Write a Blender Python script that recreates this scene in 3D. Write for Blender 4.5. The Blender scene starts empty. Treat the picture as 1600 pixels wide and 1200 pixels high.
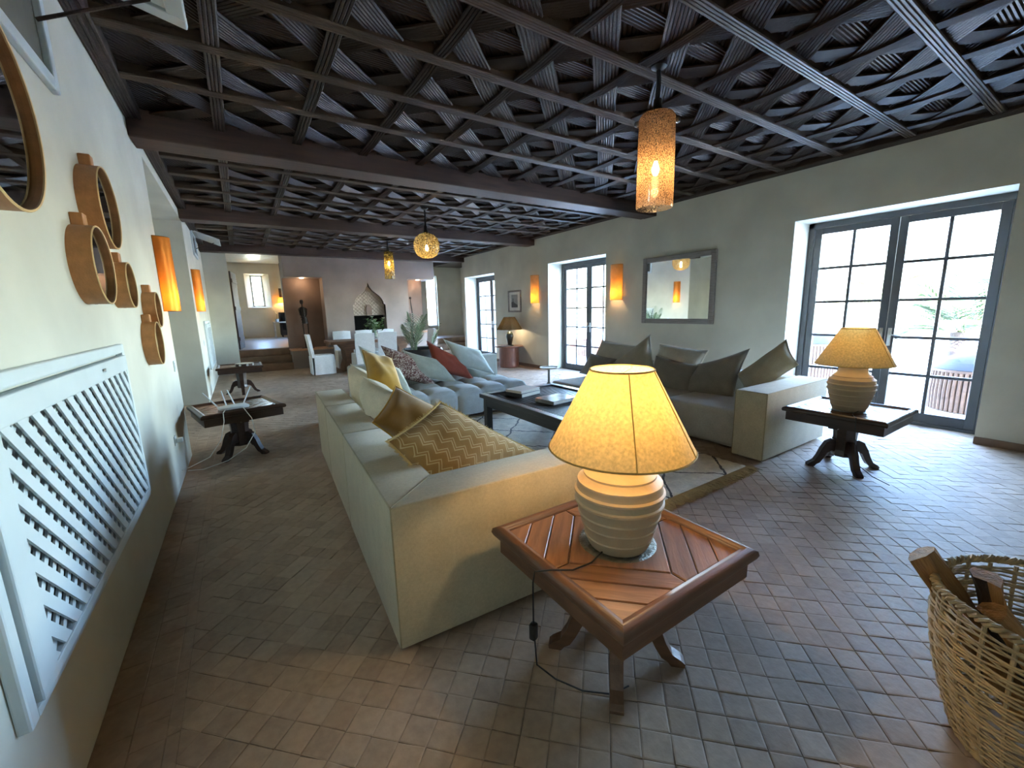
import bpy, bmesh, math, random
from mathutils import Vector, Matrix
random.seed(7)
SC = bpy.context.scene
COL = SC.collection
PI = math.pi

# ---------------------------------------------------------------- camera
H = 1.5
F_PX, YAW, PITCH, ROLL = 646.73, 0.572785, 0.178151, -0.024864
_cy, _sy, _cp, _sp = math.cos(YAW), math.sin(YAW), math.cos(PITCH), math.sin(PITCH)
_f = Vector((_sy * _cp, _cy * _cp, -_sp)); _r = Vector((_cy, -_sy, 0)); _u = _r.cross(_f)
_c, _s = math.cos(ROLL), math.sin(ROLL)
CR = _c * _r + _s * _u; CU = -_s * _r + _c * _u; CF = _f
CAM = Vector((0, 0, H))
cam_d = bpy.data.cameras.new('camera'); cam = bpy.data.objects.new('camera', cam_d); COL.objects.link(cam)
cam.matrix_world = Matrix(((CR.x, CU.x, -CF.x, 0), (CR.y, CU.y, -CF.y, 0), (CR.z, CU.z, -CF.z, H), (0, 0, 0, 1)))
cam_d.sensor_fit = 'HORIZONTAL'; cam_d.sensor_width = 36.0; cam_d.lens = F_PX / 1600 * 36.0
cam_d.clip_start = 0.03; cam_d.clip_end = 500
SC.camera = cam

# ---------------------------------------------------------------- sky, sun, exposure
SC.view_settings.view_transform = 'Standard'; SC.view_settings.look = 'None'
SC.view_settings.gamma = 1.0; SC.view_settings.use_curve_mapping = False
SC.view_settings.exposure = 1.95
world = bpy.data.worlds.new('sky'); SC.world = world; world.use_nodes = True
wn = world.node_tree.nodes; wl = world.node_tree.links
bg = wn.get('Background') or wn.new('ShaderNodeBackground')
sky = wn.new('ShaderNodeTexSky'); sky.sky_type = 'NISHITA'; sky.sun_disc = False
sky.sun_elevation = math.radians(31); sky.sun_rotation = math.radians(245); sky.air_density = 1.0; sky.dust_density = 0.7; sky.ozone_density = 1.8
wl.new(sky.outputs['Color'], bg.inputs['Color']); bg.inputs['Strength'].default_value = 5.0
SUN_E, SUN_A = math.radians(31), math.radians(25)     # sun behind the house: its shadow lies over the near terrace, the garden beyond is lit
sun_d = bpy.data.lights.new('sun', 'SUN'); sun_d.energy = 110.0; sun_d.angle = math.radians(0.6); sun_d.color = (1.0, 0.985, 0.96)
sun = bpy.data.objects.new('sun', sun_d); COL.objects.link(sun)
_sd = Vector((math.cos(SUN_E) * math.cos(SUN_A), math.cos(SUN_E) * math.sin(SUN_A), -math.sin(SUN_E)))
sun.rotation_euler = _sd.to_track_quat('-Z', 'Y').to_euler(); sun.location = (-12, -8, 12)
for k, (y0, y1) in enumerate(((0.87, 2.77), (6.18, 8.06), (10.57, 12.45))):   # sampling portals in the three glazed openings
    pd = bpy.data.lights.new('sky_portal', 'AREA'); pd.shape = 'RECTANGLE'; pd.size = y1 - y0; pd.size_y = 2.55
    pd.cycles.is_portal = True
    po = bpy.data.objects.new('sky_portal', pd); COL.objects.link(po)
    po.location = (6.86, (y0 + y1) / 2, 1.28); po.rotation_euler = (PI / 2, 0, PI / 2)
SC.cycles.use_denoising = True
SC.cycles.max_bounces = 10; SC.cycles.diffuse_bounces = 6; SC.cycles.transparent_max_bounces = 16
SC.cycles.caustics_reflective = False; SC.cycles.caustics_refractive = False
SC.cycles.sample_clamp_indirect = 6.0; SC.cycles.sample_clamp_direct = 4.0

# ---------------------------------------------------------------- pixel measurement (1600 x 1200) to world points
def ray(x, y): return CF + CR * ((x - 800) / F_PX) - CU * ((y - 600) / F_PX)
def onZ(x, y, z): d = ray(x, y); return CAM + d * ((z - H) / d.z)
def onX(x, y, X): d = ray(x, y); return CAM + d * (X / d.x)
def onY(x, y, Y): d = ray(x, y); return CAM + d * (Y / d.y)
def proj(p):
    v = Vector(p) - CAM; w = v.dot(CF)
    return (800 + F_PX * v.dot(CR) / w, 600 - F_PX * v.dot(CU) / w, w)

# ---------------------------------------------------------------- materials
MATS = {}
def _lin(c):
    return tuple((x / 12.92 if x <= 0.04045 else ((x + 0.055) / 1.055) ** 2.4) for x in c[:3])
def rgb(r, g, b): return _lin((r / 255, g / 255, b / 255))
def mat(name, col, rough=0.6, var=0.12, scale=6.0, bump=0.0, bscale=60.0, metal=0.0, stretch=(1, 1, 1), coord='Object', spec=0.5, objvar=0.0, sheen=0.0, coat=0.0, detail=5.0):
    if name in MATS: return MATS[name]
    m = bpy.data.materials.new(name); m.use_nodes = True
    n, l = m.node_tree.nodes, m.node_tree.links
    b = n['Principled BSDF']
    b.inputs['Roughness'].default_value = rough; b.inputs['Metallic'].default_value = metal
    b.inputs['Specular IOR Level'].default_value = spec
    if sheen: b.inputs['Sheen Weight'].default_value = sheen
    if coat: b.inputs['Coat Weight'].default_value = coat; b.inputs['Coat Roughness'].default_value = 0.25
    tc = n.new('ShaderNodeTexCoord'); mp = n.new('ShaderNodeMapping'); mp.inputs['Scale'].default_value = stretch
    if coord == 'World': src = n.new('ShaderNodeNewGeometry').outputs['Position']
    else: src = tc.outputs[coord]
    l.new(src, mp.inputs['Vector'])
    nz = n.new('ShaderNodeTexNoise'); nz.inputs['Scale'].default_value = scale; nz.inputs['Detail'].default_value = detail
    l.new(mp.outputs['Vector'], nz.inputs['Vector'])
    cr = n.new('ShaderNodeValToRGB')
    lo = tuple(max(0, c * (1 - var)) for c in col); hi = tuple(min(1, c * (1 + var)) for c in col)
    cr.color_ramp.elements[0].position = 0.3; cr.color_ramp.elements[1].position = 0.7
    cr.color_ramp.elements[0].color = (*lo, 1); cr.color_ramp.elements[1].color = (*hi, 1)
    l.new(nz.outputs['Fac'], cr.inputs['Fac'])
    out = cr.outputs['Color']
    if objvar:
        oi = n.new('ShaderNodeObjectInfo'); hv = n.new('ShaderNodeHueSaturation')
        mr = n.new('ShaderNodeMapRange'); mr.inputs['To Min'].default_value = 1 - objvar; mr.inputs['To Max'].default_value = 1 + objvar
        l.new(oi.outputs['Random'], mr.inputs['Value']); l.new(mr.outputs['Result'], hv.inputs['Value']); l.new(out, hv.inputs['Color'])
        out = hv.outputs['Color']
    l.new(out, b.inputs['Base Color'])
    if bump:
        n2 = n.new('ShaderNodeTexNoise'); n2.inputs['Scale'].default_value = bscale; n2.inputs['Detail'].default_value = 4
        l.new(mp.outputs['Vector'], n2.inputs['Vector'])
        bp = n.new('ShaderNodeBump'); bp.inputs['Strength'].default_value = bump; bp.inputs['Distance'].default_value = 0.01
        l.new(n2.outputs['Fac'], bp.inputs['Height']); l.new(bp.outputs['Normal'], b.inputs['Normal'])
    MATS[name] = m
    return m
def emat(name, col, strength):
    if name in MATS: return MATS[name]
    m = bpy.data.materials.new(name); m.use_nodes = True
    b = m.node_tree.nodes['Principled BSDF']; b.inputs['Base Color'].default_value = (*col, 1)
    b.inputs['Emission Color'].default_value = (*col, 1); b.inputs['Emission Strength'].default_value = strength
    MATS[name] = m; return m
def fabric(name, col, var=0.08, weave=500.0, bump=0.25, sheen=0.2, objvar=0.0):
    """woven cloth: soft mottling plus a fine crossed weave in relief"""
    if name in MATS: return MATS[name]
    m = mat(name, col, 0.9, var, 9.0, spec=0.15, sheen=sheen, objvar=objvar)
    n, l = m.node_tree.nodes, m.node_tree.links
    tc = [x for x in n if x.type == 'TEX_COORD'][0]; b = n['Principled BSDF']
    hs = []
    for st in ((1, 0.12, 0.12), (0.12, 1, 0.12), (0.12, 0.12, 1)):
        mp = n.new('ShaderNodeMapping'); mp.inputs['Scale'].default_value = st; l.new(tc.outputs['Object'], mp.inputs['Vector'])
        z = n.new('ShaderNodeTexNoise'); z.inputs['Scale'].default_value = weave; z.inputs['Detail'].default_value = 1; l.new(mp.outputs['Vector'], z.inputs['Vector'])
        hs.append(z.outputs['Fac'])
    a = n.new('ShaderNodeMath'); l.new(hs[0], a.inputs[0]); l.new(hs[1], a.inputs[1])
    a2 = n.new('ShaderNodeMath'); l.new(a.outputs[0], a2.inputs[0]); l.new(hs[2], a2.inputs[1])
    bp = n.new('ShaderNodeBump'); bp.inputs['Strength'].default_value = bump; bp.inputs['Distance'].default_value = 0.004
    l.new(a2.outputs[0], bp.inputs['Height'])
    mrw = n.new('ShaderNodeMapRange'); mrw.inputs['From Min'].default_value = 1.1; mrw.inputs['From Max'].default_value = 1.9; mrw.inputs['To Min'].default_value = 0.9; mrw.inputs['To Max'].default_value = 1.1; l.new(a2.outputs[0], mrw.inputs['Value'])
    hw_ = n.new('ShaderNodeHueSaturation'); l.new(b.inputs['Base Color'].links[0].from_socket, hw_.inputs['Color']); l.new(mrw.outputs['Result'], hw_.inputs['Value']); l.new(hw_.outputs['Color'], b.inputs['Base Color']); l.new(bp.outputs['Normal'], b.inputs['Normal'])
    return m
def wood(name, col, rough=0.45, var=0.35, axis=0, scale=5.0, objvar=0.1, coat=0.0, bump=0.15):
    st = [9, 9, 9]; st[axis] = 0.9
    return mat(name, col, rough, var, scale, bump=bump, bscale=14, stretch=tuple(st), objvar=objvar, coat=coat)
def glass_pane(name='window_glass', tint=(0.97, 0.985, 1.0), gloss=0.06):
    if name in MATS: return MATS[name]
    m = bpy.data.materials.new(name); m.use_nodes = True; n, l = m.node_tree.nodes, m.node_tree.links
    n.clear(); o = n.new('ShaderNodeOutputMaterial'); mx = n.new('ShaderNodeMixShader'); mx.inputs[0].default_value = gloss
    t = n.new('ShaderNodeBsdfTransparent'); t.inputs[0].default_value = (*tint, 1)
    g = n.new('ShaderNodeBsdfGlossy'); g.inputs['Roughness'].default_value = 0.02
    l.new(t.outputs[0], mx.inputs[1]); l.new(g.outputs[0], mx.inputs[2]); l.new(mx.outputs[0], o.inputs[0])
    MATS[name] = m; return m
def shade_mat(name, col, trans, rough=0.6, gloss=0.0, noise=0.1, scale=40.0, tcol=None):
    """thin lit shade: reflects and lets light through from the bulb behind it"""
    if name in MATS: return MATS[name]
    m = bpy.data.materials.new(name); m.use_nodes = True; n, l = m.node_tree.nodes, m.node_tree.links
    n.clear(); o = n.new('ShaderNodeOutputMaterial')
    tc = n.new('ShaderNodeTexCoord'); nz = n.new('ShaderNodeTexNoise'); nz.inputs['Scale'].default_value = scale; nz.inputs['Detail'].default_value = 4
    l.new(tc.outputs['Object'], nz.inputs['Vector'])
    def ramp(c):
        cr = n.new('ShaderNodeValToRGB'); cr.color_ramp.elements[0].position = 0.3; cr.color_ramp.elements[1].position = 0.7
        cr.color_ramp.elements[0].color = (*[x * (1 - noise) for x in c], 1); cr.color_ramp.elements[1].color = (*[min(1, x * (1 + noise)) for x in c], 1)
        l.new(nz.outputs['Fac'], cr.inputs['Fac']); return cr.outputs['Color']
    d = n.new('ShaderNodeBsdfDiffuse'); t = n.new('ShaderNodeBsdfTranslucent')
    l.new(ramp(col), d.inputs['Color']); l.new(ramp(tcol or col), t.inputs['Color'])
    mx = n.new('ShaderNodeMixShader'); mx.inputs[0].default_value = trans
    l.new(d.outputs[0], mx.inputs[1]); l.new(t.outputs[0], mx.inputs[2]); last = mx.outputs[0]
    if gloss:
        g = n.new('ShaderNodeBsdfGlossy'); g.inputs['Roughness'].default_value = rough; g.inputs['Color'].default_value = (*col, 1)
        m2 = n.new('ShaderNodeMixShader'); m2.inputs[0].default_value = gloss; l.new(last, m2.inputs[1]); l.new(g.outputs[0], m2.inputs[2]); last = m2.outputs[0]
    l.new(last, o.inputs[0]); MATS[name] = m; return m
def seeded_glass(name, col, opac=0.45, scale=120.0):
    """blown glass full of seeds and bubbles: clear between them, milky on them"""
    if name in MATS: return MATS[name]
    m = bpy.data.materials.new(name); m.use_nodes = True; n, l = m.node_tree.nodes, m.node_tree.links
    n.clear(); o = n.new('ShaderNodeOutputMaterial')
    tc = n.new('ShaderNodeTexCoord'); v = n.new('ShaderNodeTexNoise'); v.inputs['Scale'].default_value = scale; v.inputs['Detail'].default_value = 2
    l.new(tc.outputs['Object'], v.inputs['Vector'])
    mr = n.new('ShaderNodeMapRange'); mr.inputs['From Min'].default_value = 0.44; mr.inputs['From Max'].default_value = 0.56
    mr.inputs['To Min'].default_value = opac * 0.45; mr.inputs['To Max'].default_value = min(1, opac * 1.5); l.new(v.outputs['Fac'], mr.inputs['Value'])
    t = n.new('ShaderNodeBsdfTransparent'); t.inputs[0].default_value = (*[0.4 + 0.6 * c for c in col], 1)
    tr = n.new('ShaderNodeBsdfTranslucent'); tr.inputs[0].default_value = (*col, 1)
    g = n.new('ShaderNodeBsdfGlossy'); g.inputs['Roughness'].default_value = 0.12
    m1 = n.new('ShaderNodeMixShader'); m1.inputs[0].default_value = 0.12; l.new(tr.outputs[0], m1.inputs[1]); l.new(g.outputs[0], m1.inputs[2])
    mx = n.new('ShaderNodeMixShader'); l.new(mr.outputs['Result'], mx.inputs[0]); l.new(t.outputs[0], mx.inputs[1]); l.new(m1.outputs[0], mx.inputs[2])
    l.new(mx.outputs[0], o.inputs[0]); MATS[name] = m; return m

# ---------------------------------------------------------------- geometry helpers
class MB:
    """collects shapes, then links them as ONE mesh object"""
    def __init__(s): s.v = []; s.f = []
    def add(s, vs, fs):
        o = len(s.v); s.v += [tuple(p) for p in vs]; s.f += [tuple(i + o for i in f) for f in fs]; return s
    def box(s, x0, y0, z0, x1, y1, z1):
        return s.add([(x0, y0, z0), (x1, y0, z0), (x1, y1, z0), (x0, y1, z0), (x0, y0, z1), (x1, y0, z1), (x1, y1, z1), (x0, y1, z1)],
                     [(0, 3, 2, 1), (4, 5, 6, 7), (0, 1, 5, 4), (1, 2, 6, 5), (2, 3, 7, 6), (3, 0, 4, 7)])
    def rbox(s, x0, y0, z0, x1, y1, z1, r=0.02, seg=3):
        b = bmesh.new(); bmesh.ops.create_cube(b, size=1.0)
        for v in b.verts: v.co = Vector(((x0 + x1) / 2 + v.co.x * (x1 - x0), (y0 + y1) / 2 + v.co.y * (y1 - y0), (z0 + z1) / 2 + v.co.z * (z1 - z0)))
        bmesh.ops.bevel(b, geom=list(b.edges), offset=r, segments=seg, profile=0.5, affect='EDGES')
        b.verts.index_update(); s.add([v.co[:] for v in b.verts], [[v.index for v in f.verts] for f in b.faces]); b.free(); return s
    def prism(s, poly, a0, a1, axis='z'):
        """polygon (2D) extruded along an axis: 'z': (x,y), 'x': (y,z), 'y': (x,z)"""
        def P(p, a): return (p[0], p[1], a) if axis == 'z' else ((a, p[0], p[1]) if axis == 'x' else (p[0], a, p[1]))
        n = len(poly); vs = [P(p, a0) for p in poly] + [P(p, a1) for p in poly]
        return s.add(vs, [tuple(range(n))[::-1], tuple(range(n, 2 * n))] + [(i, (i + 1) % n, n + (i + 1) % n, n + i) for i in range(n)])
    def rprism(s, poly, z0, z1, r=0.02, seg=3):
        b = bmesh.new(); lo = [b.verts.new((x, y, z0)) for x, y in poly]; hi = [b.verts.new((x, y, z1)) for x, y in poly]; n = len(poly)
        b.faces.new(lo[::-1]); b.faces.new(hi)
        for i in range(n): b.faces.new((lo[i], lo[(i + 1) % n], hi[(i + 1) % n], hi[i]))
        bmesh.ops.bevel(b, geom=list(b.edges), offset=r, segments=seg, profile=0.5, affect='EDGES')
        b.verts.index_update(); s.add([v.co[:] for v in b.verts], [[v.index for v in f.verts] for f in b.faces]); b.free(); return s
    def tube(s, pts, r, n=6, cap=True, closed=False):
        pts = [Vector(p) for p in pts]; m = len(pts); rr = r if isinstance(r, (list, tuple)) else [r] * m
        vs, fs = [], []; up = None
        for i, p in enumerate(pts):
            if closed: d = pts[(i + 1) % m] - pts[i - 1]
            else: d = pts[min(i + 1, m - 1)] - pts[max(i - 1, 0)]
            d = d.normalized() if d.length > 1e-9 else Vector((0, 0, 1))
            if up is None: up = Vector((0, 0, 1)) if abs(d.z) < 0.9 else Vector((1, 0, 0))
            a = d.cross(up)
            if a.length < 1e-6: a = d.cross(Vector((0, 1, 0)))
            a.normalize(); b_ = a.cross(d).normalized(); up = b_
            for k in range(n):
                t = 2 * PI * k / n; vs.append(p + a * math.cos(t) * rr[i] + b_ * math.sin(t) * rr[i])
        for i in range(m if closed else m - 1):
            j = (i + 1) % m
            for k in range(n): fs.append((i * n + k, i * n + (k + 1) % n, j * n + (k + 1) % n, j * n + k))
        if cap and not closed: fs += [tuple(range(n))[::-1], tuple((m - 1) * n + k for k in range(n))]
        return s.add(vs, fs)
    def lathe(s, prof, n=32, c=(0, 0, 0), a0=0.0, a1=2 * PI, axis='z'):
        full = abs(a1 - a0 - 2 * PI) < 1e-6; k = n if full else n + 1; vs, fs = [], []
        for (r, z) in prof:
            for i in range(k):
                t = a0 + (a1 - a0) * i / n
                p = (r * math.cos(t), r * math.sin(t), z) if axis == 'z' else ((z, r * math.cos(t), r * math.sin(t)) if axis == 'x' else (r * math.cos(t), z, r * math.sin(t)))
                vs.append((p[0] + c[0], p[1] + c[1], p[2] + c[2]))
        for j in range(len(prof) - 1):
            for i in range(n):
                i2 = (i + 1) % k if full else i + 1
                fs.append((j * k + i, j * k + i2, (j + 1) * k + i2, (j + 1) * k + i))
        return s.add(vs, fs)
    def build(s, name, m, parent=None, smooth=False, loc=None, rot=None, angle=None):
        me = bpy.data.meshes.new(name); me.from_pydata(s.v, [], s.f); me.update()
        if m: me.materials.append(m)
        if smooth:
            me.polygons.foreach_set('use_smooth', [True] * len(me.polygons))
            me.set_sharp_from_angle(angle=math.radians(angle or 40))
        return link(name, me, parent, loc, rot)
def link(name, me, parent=None, loc=None, rot=None):
    o = bpy.data.objects.new(name, me); COL.objects.link(o)
    if parent is not None: o.parent = parent
    if loc is not None: o.location = loc
    if rot is not None: o.rotation_euler = rot
    return o
def empty(name, loc=(0, 0, 0), rz=0.0, label=None, cat=None, group=None, kind=None):
    o = bpy.data.objects.new(name, None); COL.objects.link(o); o.location = loc; o.rotation_euler = (0, 0, rz); o.empty_display_size = 0.1
    return tag(o, label, cat, group, kind)
def tag(o, label=None, cat=None, group=None, kind=None):
    if label: o['label'] = label
    if cat: o['category'] = cat
    if group: o['group'] = group
    if kind: o['kind'] = kind
    return o
def copy_tree(o, parent=None):
    c = o.copy(); COL.objects.link(c)
    if parent is not None: c.parent = parent
    for ch in list(o.children): copy_tree(ch, c)
    return c
def clip(poly, a, b, c):
    """keep the part of a convex polygon where a*x + b*y <= c"""
    out = []
    for i in range(len(poly)):
        p, q = poly[i], poly[(i + 1) % len(poly)]; dp, dq = a * p[0] + b * p[1] - c, a * q[0] + b * q[1] - c
        if dp <= 0: out.append(p)
        if (dp < 0 < dq) or (dq < 0 < dp):
            t = dp / (dp - dq); out.append((p[0] + (q[0] - p[0]) * t, p[1] + (q[1] - p[1]) * t))
    return out
def clip_rect(poly, x0, y0, x1, y1):
    for (a, b, c) in ((-1, 0, -x0), (1, 0, x1), (0, -1, -y0), (0, 1, y1)):
        if len(poly) < 3: return []
        poly = clip(poly, a, b, c)
    return poly if len(poly) >= 3 else []
def point_light(parent, loc, watts, col=(1.0, 0.75, 0.44), size=0.03):
    d = bpy.data.lights.new('bulb_light', 'POINT'); d.energy = watts; d.color = col; d.shadow_soft_size = size
    o = bpy.data.objects.new('bulb_light', d); COL.objects.link(o); o.parent = parent; o.location = loc; return o
# ================================================================ THE ROOM
XL, XR, ZC, YB, YE = -0.615, 6.3, 3.25, -2.4, 13.0
M_WALL = mat('lime_plaster', rgb(202, 200, 188), 0.8, 0.1, 1.6, bump=0.18, bscale=14, coord='World')
M_MASS = mat('mauve_tadelakt', rgb(136, 120, 110), 0.6, 0.16, 1.6, bump=0.12, bscale=9, coord='World')
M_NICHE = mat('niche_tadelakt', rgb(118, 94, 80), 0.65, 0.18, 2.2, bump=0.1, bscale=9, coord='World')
M_SAND = mat('sand_plaster', rgb(196, 184, 160), 0.8, 0.06, 2.0, bump=0.1, bscale=12, coord='World')
M_STONE = mat('plinth_stone', rgb(120, 112, 112), 0.5, 0.15, 3.0, coord='World')
M_LEDGE = mat('terracotta_ledge', rgb(186, 138, 104), 0.55, 0.15, 6.0, coord='World')
M_REED = mat('stained_reed', rgb(44, 31, 23), 0.5, 0.35, 7.0, bump=0.2, bscale=60, coord='World', spec=0.3)
M_REEDB = mat('stained_reed_backing', rgb(36, 26, 20), 0.6, 0.3, 5.0, coord='World', spec=0.2)
M_BEAM = wood('beam_timber', rgb(58, 39, 30), 0.6, 0.35, axis=0, scale=3.0, objvar=0.05)
M_BATTEN = wood('batten_timber', rgb(66, 51, 39), 0.5, 0.3, axis=0, scale=4.0, objvar=0.08)
M_BASEB = mat('baseboard_clay', rgb(120, 98, 82), 0.6, 0.2, 5.0, coord='World')

OPEN = [(0.87, 2.77), (6.18, 8.06), (10.57, 12.45)]
ZH = 2.55
wr = MB()
ys = [YB, OPEN[0][0], OPEN[0][1], OPEN[1][0], OPEN[1][1], OPEN[2][0], OPEN[2][1]]
for a, b in ((ys[0], ys[1]), (ys[2], ys[3]), (ys[4], ys[5]), (12.45, 12.62)):
    wr.box(XR, a, -0.02, XR + 0.58, b, ZC + 0.12)
for a, b in OPEN: wr.box(XR, a, ZH, XR + 0.58, b, ZC + 0.12)
tag(wr.build('wall_right', M_WALL), 'whitewashed plaster wall pierced by three glazed door openings', kind='structure')
bb = MB()
for a, b in ((YB, 0.87), (2.77, 6.18), (8.06, 10.57)): bb.box(XR - 0.018, a, 0.0, XR, b, 0.075)
tag(bb.build('baseboard_right', M_BASEB), 'low clay skirting along the plaster wall', kind='structure')

wlm = MB()
wlm.box(XL - 0.35, YB, -0.02, XL, 5.62, ZC + 0.12)                 # near stretch with the sieve mirrors
wlm.box(XL - 0.35, 5.62, 3.06, XL, 8.95, ZC + 0.12)                # band over the recess
wlm.box(XL - 0.35, 8.95, -0.02, XL, YE, ZC + 0.12)                 # far stretch
wlm.box(XL - 1.35, 5.42, -0.02, XL - 0.35, 5.62, ZC + 0.12); wlm.box(XL - 1.35, 8.95, -0.02, XL - 0.35, 9.15, ZC + 0.12)
wlm.box(XL - 1.55, 5.42, -0.02, XL - 1.35, 9.15, ZC + 0.12)
wlm.box(XL - 1.55, 5.42, ZC, XL - 0.35, 9.15, ZC + 0.12)
tag(wlm.build('wall_left', M_WALL), 'long pale plaster wall with a deep recess', kind='structure')
wb = MB().box(XL - 0.35, YB - 0.2, -0.02, XR + 0.58, YB, ZC + 0.12)
tag(wb.build('wall_near', M_WALL), kind='structure')

# ---- chimney breast with open corner niches, ogee fireplace, passages on both sides
mf = MB()
mf.box(1.13, YE, 2.52, 5.46, 13.9, ZC + 0.12)                     # head over everything
mf.box(2.09, YE, 0.0, 2.86, 13.9, 2.52); mf.box(3.82, YE, 0.0, 4.56, 13.9, 2.52)
mf.box(2.86, YE, 0.0, 3.82, 13.9, 0.86)
mf.box(2.86, 13.75, 0.86, 3.82, 13.9, 2.52)
mf.box(1.13, 13.0, 0.0, 2.09, 13.9, 0.5); mf.box(4.56, 13.0, 0.0, 5.46, 13.9, 0.84)
wlm2 = MB().box(XL, YE, -0.02, -0.11, 13.25, ZC + 0.12); tag(wlm2.build('wall_return', M_WALL), 'pale plaster return beside the passage steps', kind='structure'); mf.box(-0.11, YE, 3.19, 1.13, 13.25, ZC + 0.12)
OG = [(0.0, 2.39), (0.028, 2.30), (0.06, 2.24), (0.12, 2.16), (0.21, 2.09), (0.31, 2.01), (0.385, 1.92), (0.425, 1.83), (0.425, 1.765), (0.455, 1.765), (0.48, 1.735), (0.48, 1.43)]
CX = 3.34
prof = [(CX - x, z) for x, z in OG[::-1]] + [(CX + x, z) for x, z in OG[1:]]
for i in range(len(prof) - 1):                                    # wall face above the ogee curve, with its reveal
    (xa, za), (xb, zb) = prof[i], prof[i + 1]
    if abs(xb - xa) > 1e-6: mf.add([(xa, YE, za), (xb, YE, zb), (xb, YE, 2.52), (xa, YE, 2.52)], [(0, 1, 2, 3)])
    mf.add([(xa, YE, za), (xb, YE, zb), (xb, YE + 0.16, zb), (xa, YE + 0.16, za)], [(3, 2, 1, 0)])
wf = tag(mf.build('wall_far', M_MASS), 'mauve polished plaster chimney breast with niches and ogee fireplace', kind='structure')
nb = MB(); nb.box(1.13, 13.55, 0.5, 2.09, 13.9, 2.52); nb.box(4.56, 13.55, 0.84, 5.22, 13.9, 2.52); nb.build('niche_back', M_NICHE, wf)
hd = MB(); hd.add([(x, YE + 0.14, z) for x, z in prof], [tuple(range(len(prof)))])
hood = hd.build('fireplace_hood', mat('carved_plaster', rgb(176, 160, 142), 0.7, 0.1, 8, coord='World'), wf)
rd = MB()
for sgn in (1, -1):
    for k in range(-16, 20):                                      # carved zigzag ridges, clipped to the hood outline
        c0 = 1.43 + k * 0.055
        pts = []
        for i in range(40):
            x = CX + sgn * (0.47 * i / 39); z = c0 + abs(x - CX) * (1.0 if k % 2 else -1.0)
            zmax = 1.43
            for (xa, za), (xb, zb) in zip(OG[:-1], OG[1:]):
                if xa - 1e-9 <= abs(x - CX) <= xb + 1e-9 and xb > xa: zmax = max(zmax, za + (zb - za) * (abs(x - CX) - xa) / (xb - xa))
            ok = 1.44 < z < zmax - 0.02
            if ok: pts.append((x, YE + 0.135, z))
            if (not ok or i == 39) and len(pts) > 1: rd.tube(pts, 0.011, 4); pts = []
            elif not ok: pts = []
rd.build('carved_ridges', MATS['carved_plaster'], hood)
fb = MB(); fb.box(2.88, 13.30, 0.862, 3.80, 13.74, 0.88); fb.box(2.865, 13.30, 0.88, 2.88, 13.74, 1.9); fb.box(3.80, 13.30, 0.88, 3.815, 13.74, 1.9); fb.box(2.88, 13.72, 0.88, 3.80, 13.745, 1.9)
fb.build('firebox_lining', mat('soot_black', rgb(26, 24, 24), 0.9, 0.2, 10), wf)
kn = MB(); ka = [(CX - 0.08, 1.44), (CX + 0.08, 1.44), (CX + 0.08, 1.66)] + [(CX + 0.08 * math.cos(t), 1.66 + 0.09 * math.sin(t)) for t in (0.5, 1.0, PI / 2, PI - 1.0, PI - 0.5)] + [(CX - 0.08, 1.66)]
kn.prism(ka, YE + 0.09, YE + 0.14, 'y').build('keyhole_shadow', M_NICHE, hood)  # darker tone stands in for the shade of a small arched cut-out
lg = MB(); lg.rbox(1.10, 12.96, 0.5, 2.2, 13.56, 0.545, 0.012, 2); lg.build('niche_ledge', M_LEDGE, wf)
lg = MB(); lg.rbox(4.53, 12.96, 0.84, 5.49, 13.56, 0.885, 0.012, 2); lg.build('niche_ledge', M_LEDGE, wf)
for px_ in (1.6, 5.0): MB().lathe([(0.0, 2.505), (0.045, 2.505), (0.055, 2.515), (0.055, 2.52)], 16, (px_, 13.28, 0)).build('downlight', emat('downlight_glow', (1.0, 0.8, 0.55), 14), wf)
for px_ in (1.6, 5.0): point_light(wf, (px_, 13.28, 2.45), 1.4, (1.0, 0.72, 0.45), 0.04)

# passage to the further room: three steps, raised floor, walls, window
M_STEP = mat('brown_step_clay', rgb(122, 94, 70), 0.5, 0.18, 6, coord='World')
for k in range(3):
    st = MB(); st.rbox(-0.11, 13.0 + 0.3 * k, 0.0 if k == 0 else 0.19 * k, 1.13, 13.9, 0.19 * (k + 1), 0.012, 2)
    tag(st.build('floor_step', M_STEP), ['lowest', 'middle', 'topmost'][k] + ' clay step up to the further room', kind='structure')
    st = MB(); st.rbox(5.46, 13.0 + 0.3 * k, 0.0 if k == 0 else 0.19 * k, 6.88, 13.9, 0.19 * (k + 1), 0.012, 2)
    tag(st.build('floor_step', M_STEP), ['lowest', 'middle', 'topmost'][k] + ' clay step beside the chimney breast', kind='structure')
tag(MB().box(-1.2, 13.9, 0.3, 3.0, 21.2, 0.57).build('floor_upper', mat('upper_floor_clay', rgb(150, 142, 136), 0.35, 0.15, 7, coord='World')), 'raised grey floor of the further room', kind='structure')
tag(MB().box(3.0, 13.9, 0.3, 7.4, 15.2, 0.57).build('floor_landing', M_STEP), kind='structure')
wu = MB()
WX0, WX1, WZ0, WZ1, wx0, wx1, wz0, wz1 = 0.36, 1.26, 1.84, 3.25, 0.58, 1.02, 1.88, 3.2
wu.box(-1.2, 21.0, 0.57, WX0, 21.5, 3.85); wu.box(WX1, 21.0, 0.57, 3.0, 21.5, 3.85); wu.box(WX0, 21.0, 0.57, WX1, 21.5, WZ0); wu.box(WX0, 21.0, WZ1, WX1, 21.5, 3.85)
wu.add([(WX0, 21.0, WZ0), (wx0, 21.42, wz0), (wx0, 21.42, wz1), (WX0, 21.0, WZ1)], [(0, 1, 2, 3)])
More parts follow.
